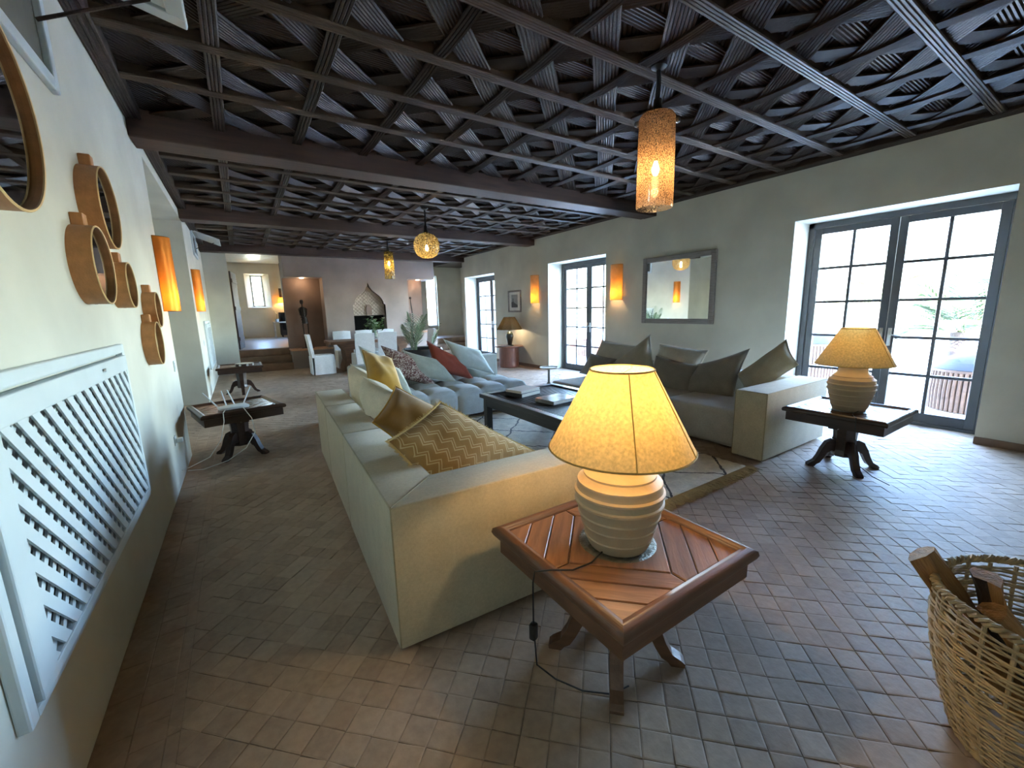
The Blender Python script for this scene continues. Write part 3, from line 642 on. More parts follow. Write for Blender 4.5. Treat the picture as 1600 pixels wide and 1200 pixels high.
# ---------------------------------------------------------------- cushions
def pillow(name, label, corners, thick, m, pipe=None, group=None, pinch=0.07, dent=0.0, full=0.55, n=16, seed=0, edge_r=0.006, fringe=False):
    """a stuffed square cushion spanned by four corner points (world), belly along the normal"""
    c = [Vector(p) for p in corners]; cen = sum(c, Vector()) / 4
    nrm = ((c[1] - c[0]) + (c[2] - c[3])).cross((c[3] - c[0]) + (c[2] - c[1])).normalized()
    rs = random.Random(seed); ph = [rs.uniform(0, 6.28) for _ in range(6)]
    def P(u, v):
        w = ((1 - u) * (1 - v) / 4, (1 + u) * (1 - v) / 4, (1 + u) * (1 + v) / 4, (1 - u) * (1 + v) / 4)
        q = c[0] * w[0] + c[1] * w[1] + c[2] * w[2] + c[3] * w[3] - cen
        k = 1 - (pinch + 0.03) * ((1 - v * v) * (u * u) + (1 - u * u) * (v * v))
        return q * k
    vs, fs = [], []
    N_ = n
    for side in (1, -1):
        for j in range(N_ + 1):
            for i in range(N_ + 1):
                u, v = 2 * i / N_ - 1, 2 * j / N_ - 1
                b = max(0, (1 - u * u)) ** full * max(0, (1 - v * v)) ** full
                wr_ = 1 + 0.10 * math.sin(3.1 * u + ph[0] + 2.3 * v) + 0.06 * math.sin(5.3 * v + ph[1] - 2.0 * u) + 0.03 * math.sin(9 * u + 7 * v + ph[2])
                if dent: wr_ -= dent * math.exp(-((u * 1.2) ** 2) * 6) * max(0, v) ** 0.5
                vs.append(P(u, v) + nrm * (side * thick * 0.6 * b * wr_))
    k = (N_ + 1) ** 2
    for j in range(N_):
        for i in range(N_):
            a = j * (N_ + 1) + i; q = (a, a + 1, a + N_ + 2, a + N_ + 1); fs.append(q); fs.append(tuple(x + k for x in q[::-1]))
    mb = MB().add(vs, fs)
    b = bmesh.new()
    me = bpy.data.meshes.new(name); me.from_pydata(mb.v, [], mb.f); b.from_mesh(me); bmesh.ops.remove_doubles(b, verts=b.verts, dist=1e-4); bmesh.ops.recalc_face_normals(b, faces=b.faces); b.to_mesh(me); b.free()
    me.materials.append(m); me.polygons.foreach_set('use_smooth', [True] * len(me.polygons))
    uv = me.uv_layers.new(name='UVMap')
    ex, ey = ((c[1] - c[0]) + (c[2] - c[3])).normalized(), None; ey = nrm.cross(ex)
    for lp in me.loops:
        co = me.vertices[lp.vertex_index].co; uv.data[lp.index].uv = (co.dot(ex), co.dot(ey))
    o = tag(link(name, me, None, cen), label, 'cushion', group)
    ring = [P(-1 + 2 * t / 12, -1) for t in range(12)] + [P(1, -1 + 2 * t / 12) for t in range(12)] + [P(1 - 2 * t / 12, 1) for t in range(12)] + [P(-1, 1 - 2 * t / 12) for t in range(12)]
    MB().tube(ring, edge_r, 6, closed=True).build('piping', pipe or m, o, smooth=True)
    if fringe:
        f = MB(); rs2 = random.Random(5)
        for i, q in enumerate(ring):
            q2 = ring[(i + 1) % len(ring)]
            for s in range(5):
                t = q.lerp(q2, s / 5); d = t.normalized(); e = t + d * rs2.uniform(0.012, 0.024) + nrm * rs2.uniform(-0.008, 0.008)
                f.tube([t, e], [0.003, 0.0015], 3)
        tag(f.build('fringe', pipe or m, o), kind='stuff')
    return o
def chevron_mat():
    m = fabric('ochre_chevron', rgb(170, 128, 66), 0.08); n, l = m.node_tree.nodes, m.node_tree.links; b = n['Principled BSDF']
    uvn = n.new('ShaderNodeUVMap'); sp = n.new('ShaderNodeSeparateXYZ'); l.new(uvn.outputs[0], sp.inputs[0])
    pp = n.new('ShaderNodeMath'); pp.operation = 'PINGPONG'; pp.inputs[1].default_value = 0.042; l.new(sp.outputs['X'], pp.inputs[0])
    ad = n.new('ShaderNodeMath'); ad.operation = 'MULTIPLY_ADD'; ad.inputs[1].default_value = 0.85; l.new(pp.outputs[0], ad.inputs[0]); l.new(sp.outputs['Y'], ad.inputs[2])
    md = n.new('ShaderNodeMath'); md.operation = 'MODULO'; md.inputs[1].default_value = 0.066; ad2 = n.new('ShaderNodeMath'); ad2.inputs[1].default_value = 6.6; l.new(ad.outputs[0], ad2.inputs[0]); l.new(ad2.outputs[0], md.inputs[0])
    cr = n.new('ShaderNodeValToRGB'); cr.color_ramp.interpolation = 'CONSTANT'; mr = n.new('ShaderNodeMapRange'); mr.inputs['From Max'].default_value = 0.066; l.new(md.outputs[0], mr.inputs['Value']); l.new(mr.outputs['Result'], cr.inputs['Fac'])
    A, B = (*rgb(164, 128, 78), 1), (*rgb(206, 182, 138), 1)
    els = cr.color_ramp.elements; els[0].color = A; els[0].position = 0; els[1].color = B; els[1].position = 0.52
    for pos, cc in ((0.64, A), (0.80, B), (0.90, A)): e = els.new(pos); e.color = cc
    l.new(cr.outputs['Color'], b.inputs['Base Color']); return m
def floral_mat():
    m = fabric('damson_floral', rgb(122, 84, 80), 0.05); n, l = m.node_tree.nodes, m.node_tree.links; b = n['Principled BSDF']
    uvn = n.new('ShaderNodeUVMap'); nz = n.new('ShaderNodeTexNoise'); nz.inputs['Scale'].default_value = 34; nz.inputs['Detail'].default_value = 2; nz.inputs['Distortion'].default_value = 1.6; l.new(uvn.outputs[0], nz.inputs['Vector'])
    cr = n.new('ShaderNodeValToRGB'); cr.color_ramp.interpolation = 'CONSTANT'; els = cr.color_ramp.elements
    els[0].color = (*rgb(112, 74, 70), 1); els[1].color = (*rgb(206, 188, 176), 1); els[1].position = 0.52
    l.new(nz.outputs['Fac'], cr.inputs['Fac']); l.new(cr.outputs['Color'], b.inputs['Base Color']); return m
M_CHEV, M_FLOR = chevron_mat(), floral_mat()
M_OLIVE = mat('bronze_velvet', rgb(138, 100, 40), 0.75, 0.12, 8, spec=0.2, sheen=0.6); M_MUST = mat('mustard_velvet', rgb(196, 150, 58), 0.7, 0.14, 8, spec=0.2, sheen=0.6)
M_IVORY = fabric('ivory_linen', rgb(214, 204, 182)); M_RUST = fabric('rust_linen', rgb(146, 72, 58)); M_PALE = fabric('pale_sage_linen', rgb(192, 200, 196)); M_SAGED = fabric('sage_velvet', rgb(176, 180, 168))
M_TAUPE = fabric('taupe_linen', rgb(158, 150, 132)); M_DARKT = fabric('dark_taupe_linen', rgb(128, 122, 112)); M_STONEL = fabric('stone_linen', rgb(184, 178, 164))
def Yq(Y, *px): return [onY(x, y, Y) for x, y in px]
def lean(pts, d, axis):
    """lean a vertical quad back: the higher the point, the further along axis"""
    z0 = min(p.z for p in pts); z1 = max(p.z for p in pts)
    return [p + Vector(axis) * (d * (p.z - z0) / (z1 - z0) - d / 2) for p in pts]
def below(a, b): return [Vector((a.x + 0.07, a.y, 0.44)), Vector((b.x + 0.07, b.y, 0.44)), b, a]   # a cushion standing on the seat under its two top corners
G1, G2, G3 = 'scatter cushions on the corner sofa', 'scatter cushions on the tufted daybed', 'scatter cushions on the window sofa'
pillow('cushion', 'ochre and cream chevron cushion with fringed edge leaning on the sofa arm', [onY(606, 690, 2.05), onY(676, 772, 2.05), onY(838, 706, 2.12), onY(688, 628, 2.25)], 0.20, M_CHEV, fabric('ochre_trim', rgb(206, 176, 116)), G1, 0.03, seed=1, fringe=True)
pillow('cushion', 'plain bronze velvet cushion behind the chevron cushion', [onY(582, 660, 2.36), onY(648, 715, 2.36), onY(708, 648, 2.44), onY(618, 603, 2.5)], 0.17, M_OLIVE, M_MUST, G1, 0.05, seed=2)
pillow('cushion', 'plump ivory linen back cushion nearest the bronze velvet one', below(onY(567, 587, 3.6), onY(614, 614, 3.04)), 0.2, M_IVORY, None, G1, 0.02, seed=3, full=0.34)
pillow('cushion', 'plump ivory linen back cushion at the far end of the corner sofa', below(onY(548, 569, 4.5), onY(581, 588, 3.95)), 0.19, M_IVORY, None, G1, 0.02, seed=4, full=0.34)
pillow('cushion', 'golden mustard velvet cushion pinched at its top corner', [onY(576, 604, 3.62), onY(634, 620, 3.55), onY(612, 560, 3.95), onY(566, 547, 4.0)], 0.17, M_MUST, M_MUST, G1, 0.06, dent=0.4, seed=5)
pillow('cushion', 'small sage cushion tucked between mustard cushion and daybed', [onY(590, 606, 4.3), onY(646, 618, 4.25), onY(624, 576, 4.45), onY(596, 566, 4.45)], 0.15, M_SAGED, M_PALE, G1, 0.06, seed=6)
def tuftq(L, Tp, Rr, Bt, Y=5.98): return lean([onY(*L, Y), onY(*Bt, Y), onY(*Rr, Y), onY(*Tp, Y)], 0.24, (0, 1, 0))
pillow('cushion', 'sage cushion with piped edge at the corner end of the daybed', tuftq((572, 590), (563, 541), (616, 562), (628, 606)), 0.17, M_SAGED, M_PALE, G2, 0.05, seed=7, full=0.42)
pillow('cushion', 'damson and white floral cushion on the daybed', tuftq((612, 588), (599, 541), (652, 556), (680, 604)), 0.19, M_FLOR, fabric('brown_trim', rgb(96, 62, 48)), G2, 0.05, seed=8, full=0.42)
pillow('cushion', 'plain sage cushion between floral and rust cushions', tuftq((648, 590), (634, 549), (688, 562), (712, 598), 5.93), 0.17, M_SAGED, M_PALE, G2, 0.05, seed=9, full=0.42)
pillow('cushion', 'rust red linen cushion on the daybed', tuftq((676, 580), (671, 533), (722, 562), (736, 592)), 0.17, M_RUST, fabric('rust_trim', rgb(110, 48, 40)), G2, 0.05, seed=10, full=0.42)
pillow('cushion', 'pale aqua cushion with white piping beside the rust cushion', tuftq((714, 572), (698, 531), (752, 548), (769, 585), 5.95), 0.17, M_PALE, fabric('white_trim', rgb(222, 226, 220)), G2, 0.05, seed=11, full=0.42)
def winq(X, L, Bt, Rr, Tp, d=0.2): return lean([onX(*L, X), onX(*Bt, X), onX(*Rr, X), onX(*Tp, X)], d, (1, 0, 0))
pillow('cushion', 'small dark taupe cushion at the far end of the window sofa', winq(4.75, (911, 582), (948, 592), (958, 562), (917, 553)), 0.13, M_DARKT, None, G3, 0.04, seed=12, full=0.4)
pillow('cushion', 'stone linen cushion propped behind the small dark one', winq(4.98, (926, 572), (990, 582), (994, 541), (934, 532)), 0.16, M_STONEL, None, G3, 0.04, seed=13, full=0.4)
pillow('cushion', 'taupe cushion standing on its corner under the mirror', winq(4.86, (957, 566), (985, 606), (1024, 576), (1009, 523)), 0.17, M_TAUPE, M_SAGED, G3, 0.05, seed=14, full=0.4)
pillow('cushion', 'stone linen cushion with frayed edge behind two dark cushions', winq(5.0, (1020, 585), (1092, 598), (1101, 548), (1024, 538)), 0.17, M_STONEL, fabric('cream_trim', rgb(216, 210, 196)), G3, 0.04, seed=15, full=0.4, fringe=True)
pillow('cushion', 'charcoal taupe cushion in front of the frayed one', winq(4.82, (1014, 606), (1086, 622), (1092, 572), (1018, 556)), 0.17, M_DARKT, M_STONEL, G3, 0.04, seed=16, full=0.4)
pillow('cushion', 'dark taupe cushion standing on its corner in the middle of the sofa', winq(4.86, (1068, 618), (1150, 622), (1164, 546), (1088, 570)), 0.18, M_DARKT, None, G3, 0.06, seed=17, full=0.4)
pillow('cushion', 'taupe cushion tilted against the block arm near the glazed door', winq(4.90, (1152, 585), (1176, 622), (1246, 570), (1222, 531)), 0.18, M_TAUPE, None, G3, 0.05, seed=18, full=0.4)

# ---------------------------------------------------------------- pedestal side tables with chevron plank tops
M_TEAK = wood('teak_plank', rgb(136, 98, 72), 0.45, 0.3, axis=0, scale=4, objvar=0.14, coat=0.05)
M_TEAKD = wood('teak_frame', rgb(98, 68, 50), 0.45, 0.3, axis=0, scale=4, objvar=0.06, coat=0.05)
M_DARKW = wood('walnut_plank', rgb(84, 56, 42), 0.26, 0.3, axis=0, scale=4, objvar=0.14, coat=0.3)
M_DARKF = wood('walnut_frame', rgb(52, 34, 26), 0.35, 0.3, axis=0, scale=4, objvar=0.06, coat=0.2)
M_PEWT = mat('hammered_pewter', rgb(128, 128, 118), 0.35, 0.25, 60, bump=0.9, bscale=90, metal=0.9)
def side_table(loc, rz, label, mp, mf_, legrot=PI / 4, size=0.765, height=0.56):
    T = empty('side_table', (loc[0], loc[1], 0), rz, label, 'table', 'carved pedestal side tables')
    a = size / 2; z = height
    # moulded rim: outer apron, stepped bead, inner lip
    for k in range(4):
        rm = MB(); c = lambda d, zz: [(-a + d, -a + d, zz), (a - d, -a + d, zz)]
        prof = [(0.028, z - 0.125), (0.028, z - 0.05), (0.006, z - 0.044), (0.0, z - 0.03), (0.004, z - 0.012), (0.018, z - 0.004), (0.028, z), (0.036, z - 0.001), (0.040, z - 0.006), (0.052, z - 0.008), (0.056, z - 0.014), (0.062, z - 0.03), (0.05, z - 0.06)]
        vs = []; [vs.extend(c(d, zz)) for d, zz in prof]
        fs = [(2 * i, 2 * i + 1, 2 * i + 3, 2 * i + 2) for i in range(len(prof) - 1)]
        rm.add(vs, fs); rm.build('rim', mf_, T, smooth=True, rot=(0, 0, k * PI / 2), angle=50)
    ia = a - 0.058; zt = z - 0.018
    MB().box(-ia - 0.01, -ia - 0.01, zt - 0.03, ia + 0.01, ia + 0.01, zt - 0.013).build('top_board', mf_, T)
    cuts = [0.265, 0.395, 0.525, 2 * ia]
    for q in range(4):
        for i in range(3):
            g = 0.0025
            pl = clip_rect([(0, 0), (1, 0), (1, 1), (0, 1)], g, g, ia - 0.001, ia - 0.001)
            pl = clip(pl, -1, -1, -(cuts[i] + g * 1.2)); pl = clip(pl, 1, 1, cuts[i + 1] - g * 1.2)
            if len(pl) < 3: continue
            cx = sum(p[0] for p in pl) / len(pl); cy = sum(p[1] for p in pl) / len(pl)
            an = q * PI / 2; s45 = PI / 4
            ctr = Vector((cx, cy)); d1 = (R2, -R2); d2 = (R2, R2)          # local x along the plank
            lp = [((p[0] - cx) * d1[0] + (p[1] - cy) * d1[1], (p[0] - cx) * d2[0] + (p[1] - cy) * d2[1]) for p in pl]
            m = MB(); n = len(lp); ins = [(x * 0.965 if abs(x) > 0 else x, y * 0.93) for x, y in lp]
            m.add([(x, y, -0.012) for x, y in lp] + [(x, y, -0.003) for x, y in lp] + [(x, y, 0) for x, y in ins], [tuple(range(2 * n, 3 * n))] + [(i_, (i_ + 1) % n, n + (i_ + 1) % n, n + i_) for i_ in range(n)] + [(n + i_, n + (i_ + 1) % n, 2 * n + (i_ + 1) % n, 2 * n + i_) for i_ in range(n)])
            m.build('plank', mp, T, loc=(cx * math.cos(an) - cy * math.sin(an), cx * math.sin(an) + cy * math.cos(an), zt), rot=(0, 0, an - s45))
    c0 = 0.262 * R2 - 0.002
    m = MB(); m.rbox(-c0, -c0, -0.012, c0, c0, 0.0, 0.003, 1); m.build('centre_panel', mp, T, loc=(0, 0, zt), rot=(0, 0, PI / 4))
    m = MB(); m.lathe([(0.0, 0.003), (0.138, 0.003), (0.146, 0.0045), (0.152, 0.0035), (0.157, 0.0)], 40); m.build('pewter_disc', M_PEWT, T, loc=(0, 0, zt), smooth=True)
    m = MB(); m.box(-0.30, -0.035, z - 0.15, 0.30, 0.035, z - 0.05); m.box(-0.035, -0.30, z - 0.15, 0.035, 0.30, z - 0.05); m.build('under_frame', mf_, T)
    w = 0.062; m = MB(); m.lathe([(0.0, 0.11), (0.085, 0.11), (0.095, 0.13), (0.085, 0.17), (0.088, 0.30), (0.10, z - 0.13), (0.0, z - 0.13)], 8, a0=PI / 8, a1=2 * PI + PI / 8); m.build('column', mf_, T)
    out = [(0.05, 0.245), (0.10, 0.262), (0.15, 0.235), (0.185, 0.17), (0.208, 0.105), (0.235, 0.055), (0.272, 0.032), (0.288, 0.016), (0.285, 0.0)]
    inn = [(0.232, 0.0), (0.217, 0.02), (0.192, 0.035), (0.168, 0.075), (0.14, 0.135), (0.105, 0.155), (0.05, 0.135)]
    for k in range(4):
        an = legrot + k * PI / 2; m = MB(); poly = out + inn
        m.prism(poly, -0.026, 0.026, 'y')
        m.build('leg', mf_, T, rot=(0, 0, an))
    return T
side_table((1.21, 1.10), 0, 'warm teak pedestal side table with chevron plank top, nearest the camera', M_TEAK, M_TEAKD)
side_table((4.50, 1.40), 0, 'dark pedestal side table under the lamp by the wide glazed door', M_DARKW, M_DARKF)
side_table((-0.14, 5.33), math.radians(13), 'dark pedestal side table with a router on top', M_DARKW, M_DARKF, PI / 4 - math.radians(4))
side_table((-0.10, 9.68), 0, 'furthest pedestal side table, carrying a tambourine', M_TEAKD, M_DARKF, 0.0)

# ---------------------------------------------------------------- ceramic jar lamps with linen shades
M_JAR = mat('ridged_clay', rgb(178, 160, 132), 0.55, 0.08, 5, bump=0.12, bscale=40)
M_SHADE = shade_mat('linen_shade', rgb(216, 196, 156), 0.16, noise=0.2, scale=80, tcol=rgb(236, 200, 116))
M_TRIM = fabric('shade_trim', rgb(190, 160, 96))
M_BLACK = MATS['black_plastic']
M_BULB = emat('bulb_glow', (1.0, 0.72, 0.36), 14)
def jar_lamp(loc, rz, label, watts, z0=0.547):
    L = empty('table_lamp', (loc[0], loc[1], z0), rz, label, 'lamp', 'clay jar lamps with linen shades')
    pr = [(0.0, 0.0), (0.118, 0.0), (0.122, 0.008), (0.132, 0.03), (0.138, 0.045), (0.136, 0.05), (0.148, 0.09), (0.151, 0.095), (0.149, 0.10), (0.160, 0.135), (0.164, 0.14), (0.161, 0.146), (0.170, 0.18), (0.176, 0.186), (0.176, 0.194), (0.170, 0.20), (0.172, 0.222), (0.178, 0.228), (0.178, 0.236), (0.170, 0.243), (0.166, 0.262), (0.168, 0.268), (0.166, 0.276), (0.154, 0.284), (0.142, 0.298), (0.142, 0.306), (0.128, 0.316), (0.112, 0.33), (0.105, 0.345), (0.104, 0.372), (0.112, 0.385), (0.108, 0.392), (0.0, 0.392)]
    MB().lathe(pr, 48).build('jar', M_JAR, L, smooth=True, angle=35)
    MB().tube([(0, 0, 0.39), (0, 0, 0.47)], 0.014, 10).build('lamp_holder', M_STEEL, L, smooth=True)
    zb, zt, rb, rt_ = 0.408, 0.718, 0.280, 0.120
    S = MB().lathe([(rb, zb), (rt_, zt)], 64).build('lamp_shade', M_SHADE, L, smooth=True)
    for rr_, zz_ in ((rb, zb), (rt_, zt)): MB().tube([(rr_ * math.cos(k * PI / 24), rr_ * math.sin(k * PI / 24), zz_) for k in range(48)], 0.004, 5, closed=True).build('shade_trim', M_TRIM, S, smooth=True)
    for sa in (-1.55, -2.6): MB().tube([((rb + 0.001) * math.cos(sa), (rb + 0.001) * math.sin(sa), zb), ((rt_ + 0.001) * math.cos(sa), (rt_ + 0.001) * math.sin(sa), zt)], 0.0022, 5).build('seam', M_TRIM, S)
    w = MB()
    for k in range(3): w.tube([(rt_ * math.cos(k * 2.094), rt_ * math.sin(k * 2.094), zt - 0.012), (0, 0, zt - 0.02)], 0.002, 5)
    w.tube([(0, 0, 0.45), (0, 0, zt - 0.01)], 0.003, 5); w.build('shade_carrier', M_STEEL, S)
    MB().lathe([(0.0, 0.47), (0.016, 0.475), (0.028, 0.51), (0.026, 0.535), (0.012, 0.555), (0.0, 0.558)], 16).build('bulb', M_BULB, L, smooth=True)
    point_light(L, (0, 0, 0.57), watts, size=0.035)
    return L
l1 = jar_lamp((1.205, 1.09), 0.4, 'clay jar lamp with glowing yellow shade on the nearest table', 4.0)
MB().tube([(-0.118, 0.02, 0.008), (-0.2, 0.03, 0.004), (-0.28, 0.07, 0.004), (-0.345, 0.13, 0.02), (-0.385, 0.17, 0.022), (-0.39, 0.175, -0.02), (-0.386, 0.178, -0.2), (-0.37, 0.176, -0.38), (-0.31, 0.13, -0.47), (-0.25, 0.04, -0.527), (-0.19, -0.06, -0.539), (-0.12, -0.10, -0.54)], 0.0032, 6).build('cord', M_BLACK, l1, smooth=True)
MB().rbox(-0.402, 0.164, -0.255, -0.374, 0.19, -0.19, 0.006, 2).build('cord_switch', M_BLACK, l1, smooth=True)
l2 = jar_lamp((4.485, 1.395), 0.9, 'clay jar lamp with soft amber shade before the wide glazed door', 0.5)
MB().tube([(-0.12, 0.0, 0.008), (-0.2, 0.1, 0.004), (-0.3, 0.15, 0.006), (-0.39, 0.20, 0.022), (-0.395, 0.2, -0.05), (-0.36, 0.16, -0.25), (-0.33, 0.1, -0.40), (-0.34, -0.02, -0.5), (-0.42, -0.1, -0.54)], 0.0035, 6).build('cord', M_BLACK, l2, smooth=True)

# ---------------------------------------------------------------- rug
def rug_mat():
    m = fabric('ivory_wool', rgb(206, 196, 176), 0.16, 260, 0.6); n, l = m.node_tree.nodes, m.node_tree.links; b = n['Principled BSDF']
    g = n.new('ShaderNodeTexCoord'); nz = n.new('ShaderNodeTexNoise'); nz.inputs['Scale'].default_value = 5; l.new(g.outputs['Object'], nz.inputs['Vector'])
    mx = n.new('ShaderNodeVectorMath'); mx.operation = 'MULTIPLY_ADD'; mx.inputs[1].default_value = (0.09, 0.09, 0); l.new(nz.outputs['Color'], mx.inputs[0]); l.new(g.outputs['Object'], mx.inputs[2])
    rt_ = n.new('ShaderNodeVectorRotate'); rt_.rotation_type = 'Z_AXIS'; rt_.inputs['Angle'].default_value = 0.785; l.new(mx.outputs[0], rt_.inputs['Vector'])
    sp = n.new('ShaderNodeSeparateXYZ'); l.new(rt_.outputs[0], sp.inputs[0]); ds = []
    for ax in ('X', 'Y'):
        pp = n.new('ShaderNodeMath'); pp.operation = 'PINGPONG'; pp.inputs[1].default_value = 0.27; l.new(sp.outputs[ax], pp.inputs[0]); ds.append(pp.outputs[0])
    mn = n.new('ShaderNodeMath'); mn.operation = 'MINIMUM'; l.new(ds[0], mn.inputs[0]); l.new(ds[1], mn.inputs[1])
    n3 = n.new('ShaderNodeTexNoise'); n3.inputs['Scale'].default_value = 40; l.new(g.outputs['Object'], n3.inputs['Vector'])
    cp = n.new('ShaderNodeMapRange'); cp.inputs['To Min'].default_value = 0.002; cp.inputs['To Max'].default_value = 0.018; l.new(n3.outputs['Fac'], cp.inputs['Value'])
    lt = n.new('ShaderNodeMath'); lt.operation = 'LESS_THAN'; l.new(mn.outputs[0], lt.inputs[0]); l.new(cp.outputs['Result'], lt.inputs[1])
    mc = n.new('ShaderNodeMix'); mc.data_type = 'RGBA'; l.new(lt.outputs[0], mc.inputs['Factor'])
    old = b.inputs['Base Color'].links[0].from_socket; l.new(old, mc.inputs['A']); mc.inputs['B'].default_value = (*rgb(52, 44, 42), 1)
    l.new(mc.outputs['Result'], b.inputs['Base Color']); return m
RX0, RY0, RX1, RY1 = 1.62, 1.86, 3.80, 5.05
rg = MB(); nx_, ny_ = 60, 90; rr_ = random.Random(11)
vs = []
for j in range(ny_ + 1):
    for i in range(nx_ + 1):
        e = min(i, nx_ - i, j, ny_ - j); vs.append(((i / nx_ - 0.5) * (RX1 - RX0) + (rr_.uniform(-1, 1) * 0.006 if e < 2 else 0), (j / ny_ - 0.5) * (RY1 - RY0), (0.002 if e == 0 else 0.018) + rr_.uniform(0, 0.006) * (e > 0)))
rg.add(vs, [(j * (nx_ + 1) + i, j * (nx_ + 1) + i + 1, (j + 1) * (nx_ + 1) + i + 1, (j + 1) * (nx_ + 1) + i) for j in range(ny_) for i in range(nx_)])
rug = tag(rg.build('shag_rug', rug_mat(), None, smooth=True, loc=((RX0 + RX1) / 2, (RY0 + RY1) / 2, 0.002), angle=80), 'ivory wool rug with thin dark diamond lines under the coffee table', 'rug')
fg = MB()
for e_ in (-1, 1):
    for i in range(420):
        x = (i / 419 - 0.5) * (RX1 - RX0); y0 = e_ * (RY1 - RY0) / 2; L_ = rr_.uniform(0.04, 0.11); dx = rr_.uniform(-0.03, 0.03)
        fg.tube([(x, y0 - e_ * 0.02, 0.014), (x + dx * 0.5, y0 + e_ * L_ * 0.5, rr_.uniform(0.008, 0.022)), (x + dx, y0 + e_ * L_, rr_.uniform(0.004, 0.014))], [0.006, 0.005, 0.003], 4)
tag(fg.build('fringe', fabric('fringe_wool', rgb(176, 160, 130)), rug), kind='stuff')

# ---------------------------------------------------------------- coffee table with lattice top, books
M_EBON = wood('ebony_wood', rgb(44, 38, 36), 0.4, 0.2, axis=1, objvar=0.05, coat=0.2)
KX0, KY0, KX1, KY1, KZ = 2.30, 2.62, 3.42, 4.30, 0.52
CT = empty('coffee_table', ((KX0 + KX1) / 2, (KY0 + KY1) / 2, 0.02), 0, 'dark wood coffee table with woven lattice top', 'table')
hw, hl, z = (KX1 - KX0) / 2, (KY1 - KY0) / 2, KZ - 0.02
for s in (-1, 1):
    m = MB(); m.rbox(s * hw - (0.085 if s > 0 else 0), -hl, z - 0.05, s * hw + (0.085 if s < 0 else 0), hl, z, 0.008, 2); m.rbox(s * (hw - 0.06) - 0.02, -hl + 0.06, z - 0.15, s * (hw - 0.06) + 0.02, hl - 0.06, z - 0.05, 0.005, 1); m.build('top_rail', M_EBON, CT)
    m = MB(); m.rbox(-hw + 0.085, s * hl - (0.085 if s > 0 else 0), z - 0.05, hw - 0.085, s * hl + (0.085 if s < 0 else 0), z, 0.008, 2); m.rbox(-hw + 0.06, s * (hl - 0.06) - 0.02, z - 0.15, hw - 0.06, s * (hl - 0.06) + 0.02, z - 0.05, 0.005, 1); m.build('top_rail', M_EBON, CT)
    for t in (-1, 1): m = MB(); m.rbox(s * (hw - 0.075) - 0.038, t * (hl - 0.075) - 0.038, 0, s * (hw - 0.075) + 0.038, t * (hl - 0.075) + 0.038, z - 0.05, 0.006, 2); m.build('leg', M_EBON, CT)
x = -hw + 0.1
while x < hw - 0.08:
    MB().box(-0.007, -hl + 0.08, 0, 0.007, hl - 0.08, 0.008).build('lattice_strip', M_EBON, CT, loc=(x, 0, z - 0.034)); x += 0.04
y = -hl + 0.1
while y < hl - 0.08:
    MB().box(-hw + 0.08, -0.007, 0, hw - 0.08, 0.007, 0.008).build('lattice_strip', M_EBON, CT, loc=(0, y, z - 0.026)); y += 0.04
MB().box(-hw + 0.09, -hl + 0.09, z - 0.046, hw - 0.09, hl - 0.09, z - 0.038).build('under_panel', mat('mirror_panel_metal', rgb(150, 152, 156), 0.12, 0.05, 3, metal=1.0), CT)  # mirror-like metal sheet, added so the lattice gaps reflect bright
def book(loc, rz, w, d, h, cover, label, tilt=0):
    B = empty('book', loc, rz, label, 'book', 'books on the coffee table')
    m = MB(); m.rbox(-w / 2, -d / 2, h - 0.004, w / 2, d / 2, h, 0.001, 1); m.rbox(-w / 2, -d / 2, 0, w / 2, d / 2, 0.004, 0.001, 1); m.rbox(-w / 2, -d / 2, 0, -w / 2 + 0.004, d / 2, h, 0.001, 1); m.build('cover', cover, B)
    MB().box(-w / 2 + 0.005, -d / 2 + 0.004, 0.004, w / 2 - 0.006, d / 2 - 0.004, h - 0.004).build('pages', mat('page_edge', rgb(220, 212, 196), 0.8, 0.05, 60), B); return B
M_BKD = mat('dark_book_cloth', rgb(46, 46, 50), 0.5, 0.1, 20); M_BKW = mat('white_book_cover', rgb(214, 206, 200), 0.35, 0.05, 8); M_BKP = mat('gloss_photo_cover', rgb(160, 160, 165), 0.15, 0.4, 9)
zt = KZ - 0.016
book((2.72, 3.98, zt), 0.25, 0.34, 0.26, 0.045, M_BKD, 'thick dark bound book under a white one on the lattice')
book((2.72, 3.98, zt + 0.0455), 0.22, 0.33, 0.25, 0.03, M_BKW, 'white covered book on top of the dark one')
book((2.80, 3.46, zt), 0.12, 0.36, 0.28, 0.04, M_BKP, 'glossy grey picture book lying on the lattice')
book((3.06, 3.12, zt), 0.5, 0.30, 0.10, 0.02, M_BKW, 'slim white booklet beside the picture book')

# ---------------------------------------------------------------- wicker log basket with split logs
BKC = Vector((2.03, 0.02, 0))
BK = empty('log_basket', BKC, 0, 'tall woven wicker basket full of split logs', 'basket')
M_WICK = mat('pale_willow', rgb(172, 150, 114), 0.6, 0.25, 30, objvar=0.1)
def brad(t): return 0.195 + 0.085 * math.sin(min(1, t * 1.15) * PI / 2) + 0.012 * t
BHt = 0.53; NS = 26
wv = MB(); rows = 60
for k in range(rows):
    t = k / (rows - 1); zz = 0.012 + t * (BHt - 0.03); r0 = brad(t); pts = []
    for i in range(NS * 4):
        an = 2 * PI * i / (NS * 4); ph = (1 if k % 2 else -1) * math.cos(an * NS / 2)
        pts.append(((r0 + 0.0055 * ph) * math.cos(an), (r0 + 0.0055 * ph) * math.sin(an), zz + 0.006 * math.sin(an * 3 + k) + 0.004 * math.sin(an * 7 + k * 2.1)))
    wv.tube(pts, 0.0038, 5, closed=True)
tag(wv.build('wicker_weave', M_WICK, BK, smooth=True), kind='stuff')
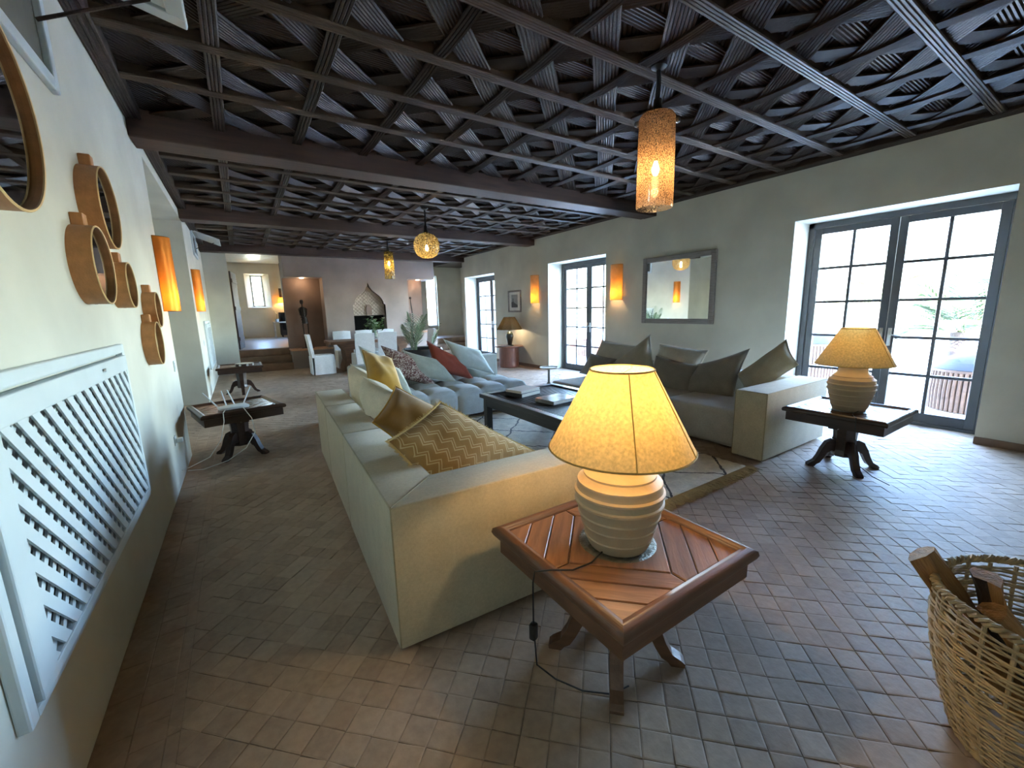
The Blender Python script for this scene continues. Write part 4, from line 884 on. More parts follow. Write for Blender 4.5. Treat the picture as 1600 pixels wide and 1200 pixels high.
for i in range(NS):
    an = 2 * PI * (i + 0.0) / NS
    MB().tube([(brad(t) * math.cos(an), brad(t) * math.sin(an), 0.005 + t * (BHt - 0.01)) for t in (0, 0.2, 0.4, 0.6, 0.8, 1.0)], 0.006, 6).build('stake', M_WICK, BK, smooth=True)
rb_ = MB()
for ph in (0, 2.09, 4.19): rb_.tube([((brad(1) + 0.010 * math.cos(i * 1.3 + ph)) * math.cos(2 * PI * i / 150), (brad(1) + 0.010 * math.cos(i * 1.3 + ph)) * math.sin(2 * PI * i / 150), BHt + 0.004 + 0.010 * math.sin(i * 1.3 + ph) + 0.008 * math.sin(2 * PI * i / 50)) for i in range(150)], 0.0065, 5, closed=True)
rb_.build('braided_rim', M_WICK, BK, smooth=True)
MB().lathe([(0, 0.008), (0.19, 0.008), (0.195, 0.0), (0.0, 0.0)], 32).build('base', M_WICK, BK)
M_LOG = wood('split_log', rgb(158, 114, 68), 0.8, 0.4, axis=0, scale=3, objvar=0.12, bump=0.6); M_BARK = mat('log_bark', rgb(52, 40, 34), 0.95, 0.35, 18, bump=1.0, bscale=30)
def log(p0, p1, r, label, seed):
    rs = random.Random(seed); p0, p1 = Vector(p0), Vector(p1); L_ = (p1 - p0).length; sec = [(-1.15, -0.25), (-0.6, -0.55), (0.1, -0.7), (0.8, -0.5), (1.05, -0.1), (0.6, 0.35), (0.05, 0.62), (-0.6, 0.3)]
    vs, fs = [], []; K = 9
    for i in range(K):
        t = i / (K - 1); bx = 0.02 * math.sin(t * 5 + seed); sw_ = 1.0 + 0.25 * math.sin(t * 4.3 + seed * 1.7)
        for (a, b) in sec: vs.append((t * L_, a * r * sw_ * rs.uniform(0.86, 1.14) + bx, b * r * rs.uniform(0.8, 1.2)))
    n = len(sec)
    wood_f, bark_f = [], []
    for i in range(K - 1):
        for k in range(n): (bark_f if k in (1, 2, 3) else wood_f).append((i * n + k, i * n + (k + 1) % n, (i + 1) * n + (k + 1) % n, (i + 1) * n + k))
    wood_f += [tuple(range(n))[::-1], tuple((K - 1) * n + k for k in range(n))]
    O = empty('split_log', p0, 0, label, 'log', 'split logs in the wicker basket'); O.rotation_euler = (p1 - p0).to_track_quat('X', 'Z').to_euler()
    MB().add(vs, wood_f).build('split_face', M_LOG, O); MB().add(vs, bark_f).build('bark', M_BARK, O)
def lp(x, y, d):   # a point on a measured ray at horizontal reach d from the camera
    v = ray(x, y); return CAM + v * (d / math.hypot(v.x, v.y))
log(lp(1440, 866, 2.03), (2.0, 0.01, 0.12), 0.066, 'longest split log sticking out over the basket rim', 1)
log(lp(1552, 905, 2.0), (2.08, 0.10, 0.13), 0.05, 'split log with yellow end grain behind the middle log', 2)
log(lp(1555, 955, 1.88), (2.05, -0.05, 0.11), 0.055, 'short split log lying lowest in the basket', 3)
log((2.19, -0.09, 0.56), (2.15, -0.11, 0.05), 0.045, 'dark split log against the far basket side', 4)
# ================================================================ WALL LIGHTS, PENDANTS
M_COPPER = shade_mat('copper_parchment', rgb(180, 116, 56), 0.4, rough=0.3, gloss=0.3, noise=0.06, scale=18, tcol=rgb(246, 152, 48))
M_PARCH = shade_mat('amber_parchment', rgb(206, 168, 128), 0.4, rough=0.4, gloss=0.1, noise=0.06, scale=18, tcol=rgb(250, 184, 76))
M_BRASS = mat('aged_brass', rgb(150, 110, 60), 0.35, 0.15, 20, metal=1.0)
def sconce(wallx, y, z0, z1, sgn, label, watts, r=0.125):
    S = empty('wall_light', (wallx, y, z0), 0 if sgn > 0 else PI, label, 'wall light', 'half round copper wall lights'); h = z1 - z0
    MB().lathe([(r, 0), (r, h)], 24, a0=-PI / 2, a1=PI / 2).build('half_round_shade', M_COPPER if sgn > 0 else M_PARCH, S, smooth=True)
    t = MB()
    for zz in (0.003, h - 0.003): t.tube([(r * math.cos(a), r * math.sin(a), zz) for a in [-PI / 2 + PI * k / 24 for k in range(25)]], 0.003, 5)
    for s in (-1, 1): t.tube([(0.003, s * r, 0), (0.003, s * r, h)], 0.003, 5)
    t.build('edge_wire', M_BRASS, S, smooth=True)
    m = MB(); m.rbox(0.0, -0.04, 0.12, 0.012, 0.04, 0.34, 0.004, 1); m.tube([(0.01, 0, 0.13), (0.04, 0, 0.1), (0.055, 0, 0.12)], 0.008, 8); m.build('bracket', M_BRASS, S)
    MB().lathe([(0.0, 0.0), (0.012, 0.004), (0.022, 0.03), (0.018, 0.055), (0.0, 0.07)], 14, (0.055, 0, 0.11)).build('bulb', M_BULB, S, smooth=True)
    point_light(S, (0.075, 0, 0.145), watts, (1.0, 0.6, 0.25), 0.03)
    return S
sconce(XL, 5.47, 1.565, 2.285, 1, 'copper half round wall light next to the round sieve mirrors', 3.2)
sconce(XL, 9.42, 1.60, 2.33, 1, 'copper half round wall light beyond the recess', 3.2)
sconce(XR, 5.86, 1.63, 2.31, -1, 'amber half round wall light between glazed door and wall mirror', 4.0, 0.135)
sconce(XR, 8.56, 1.64, 2.32, -1, 'amber half round wall light between framed print and glazed door', 4.0, 0.135)

def pendant(loc, label, prof, zc, glass, watts, drop_r=0.016, ears=True, bulbz=0.0):
    P_ = empty('pendant_light', (loc[0], loc[1], 0), 0, label, 'pendant', 'glass pendant lights')
    ztop = prof[0][1]
    MB().lathe([(0.0, 3.20), (0.055, 3.20), (0.055, 3.185), (0.02, 3.165), (0.0, 3.165)], 16).build('ceiling_rose', M_BLACK, P_, smooth=True)
    c = MB(); c.tube([(0.003 * math.sin(k), 0.003 * math.cos(k), 3.17 - (3.17 - ztop) * k / 10) for k in range(11)], drop_r, 8); c.build('wrapped_cord', M_BLACK, P_, smooth=True)
    MB().lathe([(0.0, ztop + 0.10), (0.028, ztop + 0.10), (0.032, ztop + 0.03), (0.045, ztop + 0.0), (0.045, ztop - 0.04), (0.0, ztop - 0.04)], 16).build('lamp_holder', M_BLACK, P_, smooth=True)
    g = MB().lathe(prof, 40).build('glass_shade', glass, P_, smooth=True)
    if ears:
        for s in (-1, 1): MB().lathe([(0.0, -0.022), (0.016, -0.014), (0.02, 0.0), (0.016, 0.014), (0.0, 0.022)], 12, (s * 0.145 * 0.7, -s * 0.145 * 0.7, ztop - 0.05)).build('screw_knob', M_STEEL, P_, smooth=True)
    MB().lathe([(0.0, -0.045), (0.018, -0.035), (0.03, 0.0), (0.02, 0.035), (0.012, 0.06), (0.0, 0.06)], 16, (0, 0, bulbz)).build('bulb', M_BULB, P_, smooth=True)
    MB().tube([(0, 0, ztop - 0.03), (0, 0, bulbz + 0.05)], 0.012, 8).build('stem', M_BLACK, P_)
    point_light(P_, (0, 0, bulbz - 0.06), watts, (1.0, 0.66, 0.3), 0.03)
    return P_
M_SEED = seeded_glass('seeded_bronze_glass', rgb(176, 136, 98), 0.6, 150)
M_SEED2 = seeded_glass('seeded_amber_glass', rgb(196, 176, 118), 0.3, 60)
M_SEED3 = seeded_glass('ribbed_olive_glass', rgb(150, 130, 66), 0.45, 30)
pendant((2.735, 2.19), 'bronze seeded glass cylinder pendant hanging nearest the camera', [(0.02, 2.875), (0.115, 2.87), (0.128, 2.85), (0.132, 2.6), (0.134, 2.24), (0.128, 2.225)], 0, M_SEED, 1.0, ears=True, bulbz=2.50)
pendant((2.80, 6.9), 'round amber glass globe pendant over the daybed', [(0.03, 2.82), (0.05, 2.80), (0.12, 2.775), (0.185, 2.72), (0.215, 2.63), (0.21, 2.53), (0.165, 2.44), (0.09, 2.40), (0.0, 2.39)], 0, M_SEED2, 0.9, ears=False, bulbz=2.55)
pendant((3.17, 10.24), 'narrow olive glass cylinder pendant above the dining table', [(0.02, 2.93), (0.10, 2.92), (0.105, 2.9), (0.112, 2.6), (0.118, 2.31), (0.112, 2.30)], 0, M_SEED3, 0.9, drop_r=0.02, ears=False, bulbz=2.65)

# ================================================================ ROUND SIEVE MIRRORS
M_BENT = wood('bent_beech', rgb(172, 118, 68), 0.5, 0.15, axis=1, scale=3, objvar=0.08)
M_BENTL = mat('pale_rim_wood', rgb(214, 180, 128), 0.5, 0.1, 12)
M_MIRR = mat('mirror_silver', (0.86, 0.88, 0.88), 0.02, 0.0, 1, metal=1.0)
def sieve(y, z, r, label, d=0.115, handle=True):
    S = empty('round_mirror', (XL, y, z), 0, label, 'mirror', 'round bentwood mirrors')
    MB().lathe([(r - 0.006, 0.0), (r, 0.0), (r, d), (r - 0.006, d), (r - 0.006, 0.012)], 56, axis='x').build('bentwood_hoop', M_BENT, S, smooth=True)
    MB().tube([(d + 0.001, (r - 0.003) * math.cos(2 * PI * k / 56), (r - 0.003) * math.sin(2 * PI * k / 56)) for k in range(56)], 0.0045, 5, closed=True).build('rim', M_BENTL, S, smooth=True)
    MB().lathe([(0.0, d * 0.8), (r - 0.007, d * 0.8)], 48, axis='x').build('mirror_glass', M_MIRR, S)
    if handle:
        m = MB(); m.rbox(0.0, -0.028, r - 0.01, 0.05, 0.03, r + 0.055, 0.004, 1); m.build('hanging_tab', M_BENT, S)
    m = MB(); m.lathe([(0.0, 0.0), (0.006, 0.001), (0.007, 0.0)], 8, (0.03, 0, 0)); m.build('nail', M_BARK, S, loc=(0, 0, -r - 0.0008))
    return S
sieve(1.965, 2.145, 0.305, 'largest round bentwood mirror, cut by the picture edge', 0.09)
sieve(3.235, 2.10, 0.212, 'tall placed round bentwood mirror, second largest', 0.085)
sieve(2.875, 1.762, 0.186, 'round bentwood mirror under the second largest one', 0.085)
sieve(3.49, 1.705, 0.137, 'smallest round bentwood mirror in the middle of the cluster', 0.08)
sieve(4.38, 1.567, 0.139, 'round bentwood mirror closest to the copper wall light', 0.08)
sieve(4.16, 1.312, 0.163, 'lowest hung round bentwood mirror', 0.08)

# ================================================================ RADIATOR COVERS WITH LATTICE
M_WHITE = mat('white_gloss_paint', rgb(206, 216, 220), 0.4, 0.04, 6)
M_GAPSHADOW = mat('lattice_shadow', rgb(30, 32, 36), 0.9, 0.1, 4)  # near-black colour paints the shade seen between the lattice slats
def radiator_cover(y0, y1, z0, z1, label):
    C_ = empty('radiator_cover', (XL, (y0 + y1) / 2, z0), 0, label, 'radiator cover', 'white lattice radiator covers')
    w, h = (y1 - y0), z1 - z0
    m = MB()
    for (a, b, c, d) in ((-w / 2, 0, -w / 2 + 0.05, h), (w / 2 - 0.05, 0, w / 2, h), (-w / 2 + 0.05, 0, w / 2 - 0.05, 0.03), (-w / 2 + 0.05, h - 0.05, w / 2 - 0.05, h)): m.rbox(0.0, a, b, 0.032, c, d, 0.007, 2)
    m.build('casing', M_WHITE, C_)
    ia, ib, ja, jb = -w / 2 + 0.062, w / 2 - 0.058, 0.036, h - 0.062; fw = 0.085
    m = MB(); m.rbox(0.004, ia, ja, 0.045, ib, ja + 0.04, 0.006, 2); m.rbox(0.004, ia, jb - fw, 0.045, ib, jb, 0.006, 2)
    m.rbox(0.0045, ia, ja + 0.03, 0.0445, ia + fw + 0.03, jb - 0.02, 0.006, 2); m.rbox(0.0045, ib - 0.035, ja + 0.03, 0.0445, ib, jb - 0.02, 0.006, 2); m.build('door_frame', M_WHITE, C_)
    a0, a1, b0, b1 = ia + fw + 0.025, ib - 0.03, ja + 0.035, jb - fw + 0.005
    MB().box(0.002, a0, b0, 0.004, a1, b1).build('shadow_sheet', M_GAPSHADOW, C_)
    for layer, (xa, xb, s) in enumerate(((0.034, 0.041, -1), (0.022, 0.029, 1))):
        k = -40; pitch = 0.105; sw = 0.041 if layer == 0 else 0.027
        for k in range(-40, 60):
            o = k * (pitch if layer == 0 else 0.085)
            # slat: band along direction (1, s)
            pl = [(-5, s * -5 + o - sw * 0.7), (5, s * 5 + o - sw * 0.7), (5, s * 5 + o + sw * 0.7), (-5, s * -5 + o + sw * 0.7)]
            pl = clip_rect(pl, a0, b0, a1, b1)
            if len(pl) >= 3 and max(p[0] for p in pl) - min(p[0] for p in pl) > 0.02:
                MB().prism(pl, xa, xb, 'x').build('lattice_slat', M_WHITE, C_)
    MB().lathe([(0.0, 0.0), (0.01, 0.004), (0.008, 0.012), (0.0, 0.014)], 10, axis='x').build('knob', M_WHITE, C_, loc=(0.045, ib - 0.5, jb - 0.035))
    return C_
radiator_cover(1.47, 3.25, 0.43, 1.36, 'white lattice radiator cover on the near wall below the round mirrors')
radiator_cover(10.4, 11.9, 0.43, 1.42, 'white lattice radiator cover beyond the recess, by the furthest side table')

# ================================================================ HIGH VENT FLAPS
def vent(y0, y1, z0, z1, out, label):
    V = empty('vent_hatch', (XL, (y0 + y1) / 2, z0), 0, label, 'vent', 'high vent hatches with propped flaps'); w, h = y1 - y0, z1 - z0
    m = MB()
    for (a, b, c, d) in ((-w / 2, 0, -w / 2 + 0.06, h), (w / 2 - 0.06, 0, w / 2, h), (-w / 2 + 0.06, 0, w / 2 - 0.06, 0.06), (-w / 2 + 0.06, h - 0.06, w / 2 - 0.06, h)): m.rbox(0.0, a, b, 0.03, c, d, 0.006, 2)
    m.build('hatch_frame', M_WHITE, V); MB().box(0.001, -w / 2 + 0.05, 0.05, 0.004, w / 2 - 0.05, h - 0.05).build('shadow_sheet', mat('vent_shadow', rgb(92, 92, 84), 0.9), V)  # flat grey sheet paints the shade inside the hatch opening
    m = MB()                                                            # flap hinged at the head, propped out
    L_ = h - 0.02
    m.rbox(0.0, -w / 2 + 0.01, -0.012, L_, -w / 2 + 0.09, 0.012, 0.004, 1); m.rbox(0.0, w / 2 - 0.09, -0.012, L_, w / 2 - 0.01, 0.012, 0.004, 1); m.rbox(0.001, -w / 2 + 0.09, -0.011, 0.08, w / 2 - 0.09, 0.011, 0.004, 1); m.rbox(L_ - 0.08, -w / 2 + 0.09, -0.011, L_ - 0.001, w / 2 - 0.09, 0.011, 0.004, 1)
    fl = m.build('flap', M_WHITE, V, loc=(0.03, 0, h - 0.01), rot=(0, out, 0))
    n_ = int(w / 0.1)
    for k in range(n_):
        yy = -w / 2 + 0.1 + (w - 0.2) * (k + 0.5) / n_; MB().box(0.08, yy - 0.035, -0.004, L_ - 0.08, yy + 0.035, 0.004).build('flap_slat', M_WHITE, fl)
    e = Vector((0.03 + L_ * 0.75 * math.cos(out), 0, h - 0.01 - L_ * 0.75 * math.sin(out)))
    MB().tube([(0.02, w / 2 - 0.12, h * 0.45), (e.x, w / 2 - 0.12, e.z)], 0.008, 6).build('prop_rod', M_BARK, V)
    return V
vent(2.0, 2.985, 2.55, 3.12, 0.22, 'propped open white vent hatch above the largest round mirror')
vent(10.55, 11.45, 2.72, 3.2, 0.35, 'propped open white vent hatch above the second copper wall light')

# ================================================================ WALL MIRROR, PRINT, SWITCHES
M_FRM = wood('grey_wash_frame', rgb(140, 134, 132), 0.55, 0.2, axis=1, objvar=0.03)
WM = empty('wall_mirror', (XR, 4.515, 1.19), PI, 'wide grey framed mirror above the window sofa', 'mirror'); w, h = 1.40, 1.15
for (a, b, c, d) in ((-w / 2, 0, -w / 2 + 0.085, h), (w / 2 - 0.085, 0, w / 2, h), (-w / 2 + 0.085, 0, w / 2 - 0.085, 0.085), (-w / 2 + 0.085, h - 0.085, w / 2 - 0.085, h)): MB().rbox(0.0, a, b, 0.045, c, d, 0.01, 2).build('frame_side', M_FRM, WM)
m = MB(); iw, ih = w / 2 - 0.085, h - 0.17; bz = 0.02
m.add([(0.026, -iw, 0.085), (0.026, iw, 0.085), (0.026, iw, 0.085 + ih), (0.026, -iw, 0.085 + ih)], [(0, 1, 2, 3)]); m.build('mirror_glass', M_MIRR, WM)
PR = empty('framed_print', (XR, 9.52, 1.42), PI, 'small grey framed print above the drum table lamp', 'picture'); w, h = 0.78, 0.56
w, h = 0.62, 0.58
for (a, b, c, d) in ((-w / 2, 0, -w / 2 + 0.045, h), (w / 2 - 0.045, 0, w / 2, h), (-w / 2 + 0.045, 0, w / 2 - 0.045, 0.045), (-w / 2 + 0.045, h - 0.045, w / 2 - 0.045, h)): MB().rbox(0.0, a, b, 0.03, c, d, 0.006, 1).build('frame_side', M_FRM, PR)
MB().box(0.008, -w / 2 + 0.04, 0.04, 0.014, w / 2 - 0.04, h - 0.04).build('mount_board', mat('mount_card', rgb(214, 212, 206), 0.8), PR)
MB().box(0.014, -0.15, 0.13, 0.0155, 0.15, h - 0.11).build('print_sheet', mat('grey_print', rgb(150, 150, 150), 0.7, 0.15, 9), PR)
m = MB(); m.prism([(-0.15, 0.13), (0.15, 0.13), (0.15, 0.2), (0.02, 0.24), (-0.05, 0.29), (-0.15, 0.27)], 0.0155, 0.0165, 'x'); m.prism([(-0.075, 0.27), (-0.06, 0.27), (-0.05, 0.37), (-0.085, 0.37)], 0.0155, 0.0167, 'x'); m.build('print_dark_shape', mat('print_ink', rgb(86, 86, 88), 0.7, 0.2, 20), PR)
def plate(loc, rz, label, w, h, n, cat='switch', group=None):
    S = empty('wall_switch' if cat == 'switch' else 'wall_socket', loc, rz, label, cat, group)
    MB().rbox(0.0, -w / 2, -h / 2, 0.008, w / 2, h / 2, 0.003, 2).build('plate', M_WHITE, S)
    for k in range(n): MB().rbox(0.008, -w / 2 + w * (k + 0.18) / n, -h * 0.3, 0.013, -w / 2 + w * (k + 0.82) / n, h * 0.3, 0.002, 1).build('rocker', M_WHITE, S)
    return S
plate((XL, 5.40, 1.015), 0, 'white light switch at the recess corner', 0.075, 0.11, 1)
sk = plate((XL, 4.66, 0.415), 0, 'white wall socket with plug by the router table', 0.08, 0.08, 1, 'socket')
MB().rbox(0.013, -0.02, -0.02, 0.06, 0.02, 0.02, 0.006, 2).build('plug', M_WHITE, sk)
plate((XL, 9.75, 1.02), 0, 'white light switch under the second copper wall light', 0.075, 0.11, 1)

# ================================================================ ROUTER, TAMBOURINE
RT = empty('router', (-0.16, 5.17, 0.549), 0.25, 'white router with four upright aerials on the side table', 'router')
MB().rbox(-0.13, -0.075, 0.0, 0.13, 0.075, 0.03, 0.008, 2).build('body', M_WHITE, RT, smooth=True)
for x, dx, dy in ((-0.12, -0.11, 0.02), (-0.045, -0.03, 0.0), (0.03, -0.05, 0.0), (0.11, 0.09, 0.02)): m = MB(); m.tube([(x, 0.07, 0.02), (x + dx, 0.07 + dy, 0.19)], [0.007, 0.0055], 8); m.build('aerial', M_WHITE, RT, smooth=True)
m = MB(); M_CABLE = mat('white_cable', rgb(206, 204, 196), 0.5)
m.tube([(-0.05, 0.07, 0.012), (-0.10, -0.1, 0.01), (-0.16, -0.30, 0.025), (-0.17, -0.34, -0.05), (-0.22, -0.36, -0.22), (-0.33, -0.37, -0.36), (-0.48, -0.34, -0.42), (-0.55, -0.38, -0.42), (-0.54, -0.36, -0.11)][:-1], 0.004, 6)
m.tube([(0.05, 0.07, 0.012), (0.06, -0.1, 0.01), (0.03, -0.26, 0.03), (0.06, -0.36, -0.06), (0.07, -0.38, -0.2), (-0.03, -0.4, -0.34), (-0.2, -0.42, -0.42), (-0.4, -0.45, -0.44), (-0.52, -0.44, -0.42)], 0.004, 6)
m.build('cable', M_CABLE, RT, smooth=True)
TB = empty('tambourine', (-0.02, 9.55, 0.549), 0.3, 'round tambourine with pale skin on the furthest side table', 'tambourine')
MB().lathe([(0.15, 0.0), (0.155, 0.0), (0.155, 0.05), (0.15, 0.05)], 32).build('hoop', M_BARK, TB, smooth=True)
MB().lathe([(0.0, 0.051), (0.153, 0.051), (0.155, 0.048)], 32).build('drum_skin', mat('drum_hide', rgb(206, 196, 178), 0.6), TB)
for k in range(8): MB().lathe([(0.0, -0.003), (0.022, -0.002), (0.022, 0.002), (0.0, 0.003)], 12, axis='x').build('jingle', M_STEEL, TB, loc=(0.158 * math.cos(k * PI / 4), 0.158 * math.sin(k * PI / 4), 0.025), rot=(0, 0, k * PI / 4))

# ================================================================ DRUM TABLE, ITS LAMP, DRINKS STAND
M_CLAYW = wood('rosewood', rgb(140, 92, 78), 0.35, 0.2, axis=2, objvar=0.03, coat=0.2)
DT = empty('drum_table', (5.90, 9.26, 0), 0, 'rosewood drum table with thin oval top by the plaster wall', 'table')
MB().lathe([(0.0, 0.0), (0.27, 0.0), (0.275, 0.015), (0.262, 0.025), (0.262, 0.53), (0.0, 0.53)], 40).build('drum', M_CLAYW, DT, smooth=True, angle=30)
MB().lathe([(0.0, 0.531), (0.375, 0.531), (0.385, 0.543), (0.38, 0.556), (0.0, 0.556)], 48).build('table_top', M_CLAYW, DT, smooth=True, angle=40)
DL = empty('table_lamp', (5.93, 9.25, 0.557), 0, 'dark olive lamp with black pleated shade on the drum table', 'lamp')
M_DGLAZE = mat('dark_green_glaze', rgb(48, 54, 48), 0.15, 0.3, 6, coat=0.6)
MB().lathe([(0.0, 0.0), (0.10, 0.0), (0.10, 0.02), (0.06, 0.03), (0.06, 0.06), (0.085, 0.16), (0.105, 0.25), (0.095, 0.32), (0.05, 0.36), (0.03, 0.375), (0.0, 0.38)], 24).build('vase_body', M_DGLAZE, DL, smooth=True)
sd = MB().lathe([(0.345, 0.425), (0.15, 0.75)], 8, a0=PI / 8, a1=2 * PI + PI / 8).build('lamp_shade', shade_mat('smoke_shade', rgb(74, 72, 60), 0.08, noise=0.15, tcol=rgb(120, 100, 60)), DL)
MB().tube([(0, 0, 0.37), (0, 0, 0.74)], 0.006, 6).build('stem', M_BLACK, DL); MB().lathe([(0.0, 0.52), (0.025, 0.54), (0.02, 0.58), (0.0, 0.6)], 12).build('bulb', M_BULB, DL)
point_light(DL, (0, 0, 0.50), 4, size=0.03)
TR_ = tag(MB().rbox(-0.16, -0.11, 0, 0.16, 0.11, 0.02, 0.008, 2).build('small_tray', mat('tray_lacquer', rgb(70, 58, 52), 0.3), None, loc=(5.70, 9.14, 0.558)), 'small dark tray on the drum table', 'tray')
ST = empty('drinks_stand', (4.72, 6.04, 0), 0, 'slender pale round drinks stand behind the coffee table', 'table')
M_PALEM = mat('pale_metal', rgb(190, 186, 176), 0.4, 0.1, 10, metal=0.4)
MB().lathe([(0.0, 0.405), (0.155, 0.405), (0.17, 0.42), (0.17, 0.432), (0.16, 0.432), (0.155, 0.418), (0.0, 0.418)], 40).build('tray_top', M_PALEM, ST, smooth=True, angle=40)
MB().lathe([(0.022, 0.0), (0.022, 0.09), (0.04, 0.10), (0.045, 0.115), (0.04, 0.13), (0.024, 0.15), (0.022, 0.405)], 14).build('pole', mat('pewter_grey', rgb(126, 126, 120), 0.45), ST, smooth=True)
MB().lathe([(0.0, 0.0), (0.13, 0.0), (0.13, 0.012), (0.03, 0.03), (0.0, 0.03)], 28).build('base', MATS['pewter_grey'], ST, smooth=True)

# ================================================================ DINING TABLE, SLIPCOVERED CHAIRS, FLOWERS
M_OAK = wood('aged_oak', rgb(120, 84, 60), 0.5, 0.3, axis=0, objvar=0.06)
DTZ = 0.80
DN = empty('dining_table', (3.05, 11.75, 0), 0, 'long thick timber dining table before the fireplace', 'table')
for k in range(4): MB().rbox(-1.2, -0.5 + 0.25 * k + 0.002, DTZ - 0.075, 1.2, -0.5 + 0.25 * (k + 1) - 0.002, DTZ, 0.006, 1).build('top_plank', M_OAK, DN)
for s in (-1, 1):
    m = MB(); m.prism([(-0.16, 0.0), (0.16, 0.0), (0.15, 0.12), (0.09, 0.3), (0.11, 0.55), (0.24, DTZ - 0.076), (-0.24, DTZ - 0.076), (-0.11, 0.55), (-0.09, 0.3), (-0.15, 0.12)], -0.28, 0.28, 'y'); m.build('trestle', M_OAK, DN, loc=(s * 0.72, 0, 0))
M_SLIP = fabric('white_slipcover', rgb(222, 222, 220), 0.04, 300, 0.15)
def slip_chair(x, y, rz, label):
    C_ = empty('dining_chair', (x, y, 0), rz, label, 'chair', 'white slipcovered dining chairs')
    rs = random.Random(int(x * 100 + y * 10)); n = 12
    def skirt(x0, y0, x1, y1, z1, fl):
        per = [(x0 + (x1 - x0) * i / n, y0) for i in range(n)] + [(x1, y0 + (y1 - y0) * i / n) for i in range(n)] + [(x1 - (x1 - x0) * i / n, y1) for i in range(n)] + [(x0, y1 - (y1 - y0) * i / n) for i in range(n)]
        cx, cy = (x0 + x1) / 2, (y0 + y1) / 2; vs, fs = [], []; N_ = len(per)
        for lv, zz in enumerate((0.012, z1 * 0.5, z1 - 0.03, z1)):
            f = (1 + fl, 1 + fl * 0.5, 1.0, 0.97)[lv]
            for i, p in enumerate(per):
                w_ = 0.008 * math.sin(i * 1.1) * (1 - lv / 3); vs.append((cx + (p[0] - cx) * f + w_, cy + (p[1] - cy) * f + w_ * 0.7, zz))
        for lv in range(3):
            for i in range(N_): fs.append((lv * N_ + i, lv * N_ + (i + 1) % N_, (lv + 1) * N_ + (i + 1) % N_, (lv + 1) * N_ + i))
        fs.append(tuple(3 * N_ + i for i in range(N_))); return MB().add(vs, fs)
    skirt(-0.24, -0.24, 0.24, 0.22, 0.49, 0.05).build('seat_skirt', M_SLIP, C_, smooth=True, angle=50)
    bkm = MB(); vs = []
    for j in range(7):
        zz = 0.44 + 0.57 * j / 6; yy = 0.20 + 0.07 * (j / 6)
        for (xx, dy) in ((-0.235, 0), (-0.08, -0.012), (0.08, -0.01), (0.235, 0), (0.24, 0.07), (0.08, 0.08 + 0.004 * (j % 2)), (-0.08, 0.082), (-0.24, 0.07)): vs.append((xx * (1 + 0.01 * math.sin(j * 2 + xx * 9)), yy + dy, zz + (0.008 * math.sin(xx * 14 + 1) if j == 6 else 0)))
    fs = [(j * 8 + i, j * 8 + (i + 1) % 8, (j + 1) * 8 + (i + 1) % 8, (j + 1) * 8 + i) for j in range(6) for i in range(8)] + [tuple(48 + i for i in range(8)), tuple(range(8))[::-1]]
    bkm.add(vs, fs).build('backrest', M_SLIP, C_, smooth=True, angle=60)
    MB().box(-0.23, 0.27, 0.02, 0.23, 0.29, 0.46).build('back_drop', M_SLIP, C_)
    return C_
slip_chair(2.58, 11.08, PI, 'white slipcovered chair with back to the camera, first from the steps'); slip_chair(3.15, 11.08, PI, 'white slipcovered chair with back to the camera, second from the steps')
slip_chair(2.40, 12.36, 0, 'white slipcovered chair on the fireplace side, first from the steps'); slip_chair(3.02, 12.36, 0, 'white slipcovered chair on the fireplace side, before the firebox'); slip_chair(3.66, 12.36, 0, 'white slipcovered chair on the fireplace side, nearest the palm')
slip_chair(1.66, 11.42, PI / 2, 'white slipcovered chair at the table end by the steps')
slip_chair(4.42, 11.62, -PI / 2, 'white slipcovered chair at the table end behind the palm')
M_LEAF = mat('vase_leaf_green', rgb(72, 98, 48), 0.5, 0.3, 20); M_PALM = mat('palm_grey_green', rgb(124, 142, 112), 0.5, 0.25, 14); M_PETAL = mat('white_petal', rgb(226, 224, 196), 0.6)
def leaf_strip(mb, p0, d, L_, w, up=(0, 0, 1), sag=0.3, n=4):
    d = Vector(d).normalized(); side = d.cross(Vector(up)); side = side.normalized() if side.length > 1e-4 else Vector((1, 0, 0)); vs = []
    for i in range(n + 1):
        t = i / n; p = Vector(p0) + d * (L_ * t) + Vector((0, 0, -sag * L_ * t * t)); ww = w * math.sin(PI * (0.12 + 0.88 * t) * 0.98) * 0.5 + 0.0004
        vs += [p + side * ww, p + Vector((0, 0, w * 0.15)), p - side * ww]
    mb.add(vs, [(i * 3 + k, i * 3 + k + 1, i * 3 + k + 4, i * 3 + k + 3) for i in range(n) for k in (0, 1)])
VZ = empty('flower_vase', (3.06, 11.62, DTZ), 0, 'clear vase of white flowers and greenery on the dining table', 'vase')
MB().lathe([(0.0, 0.0), (0.07, 0.0), (0.075, 0.02), (0.075, 0.26), (0.071, 0.26), (0.071, 0.02), (0.0, 0.015)], 20).build('glass_vase', glass_pane('vase_glass', (0.86, 0.92, 0.88), 0.12), VZ, smooth=True, angle=50)
rf = random.Random(21); sm, lm, pm = MB(), MB(), MB()
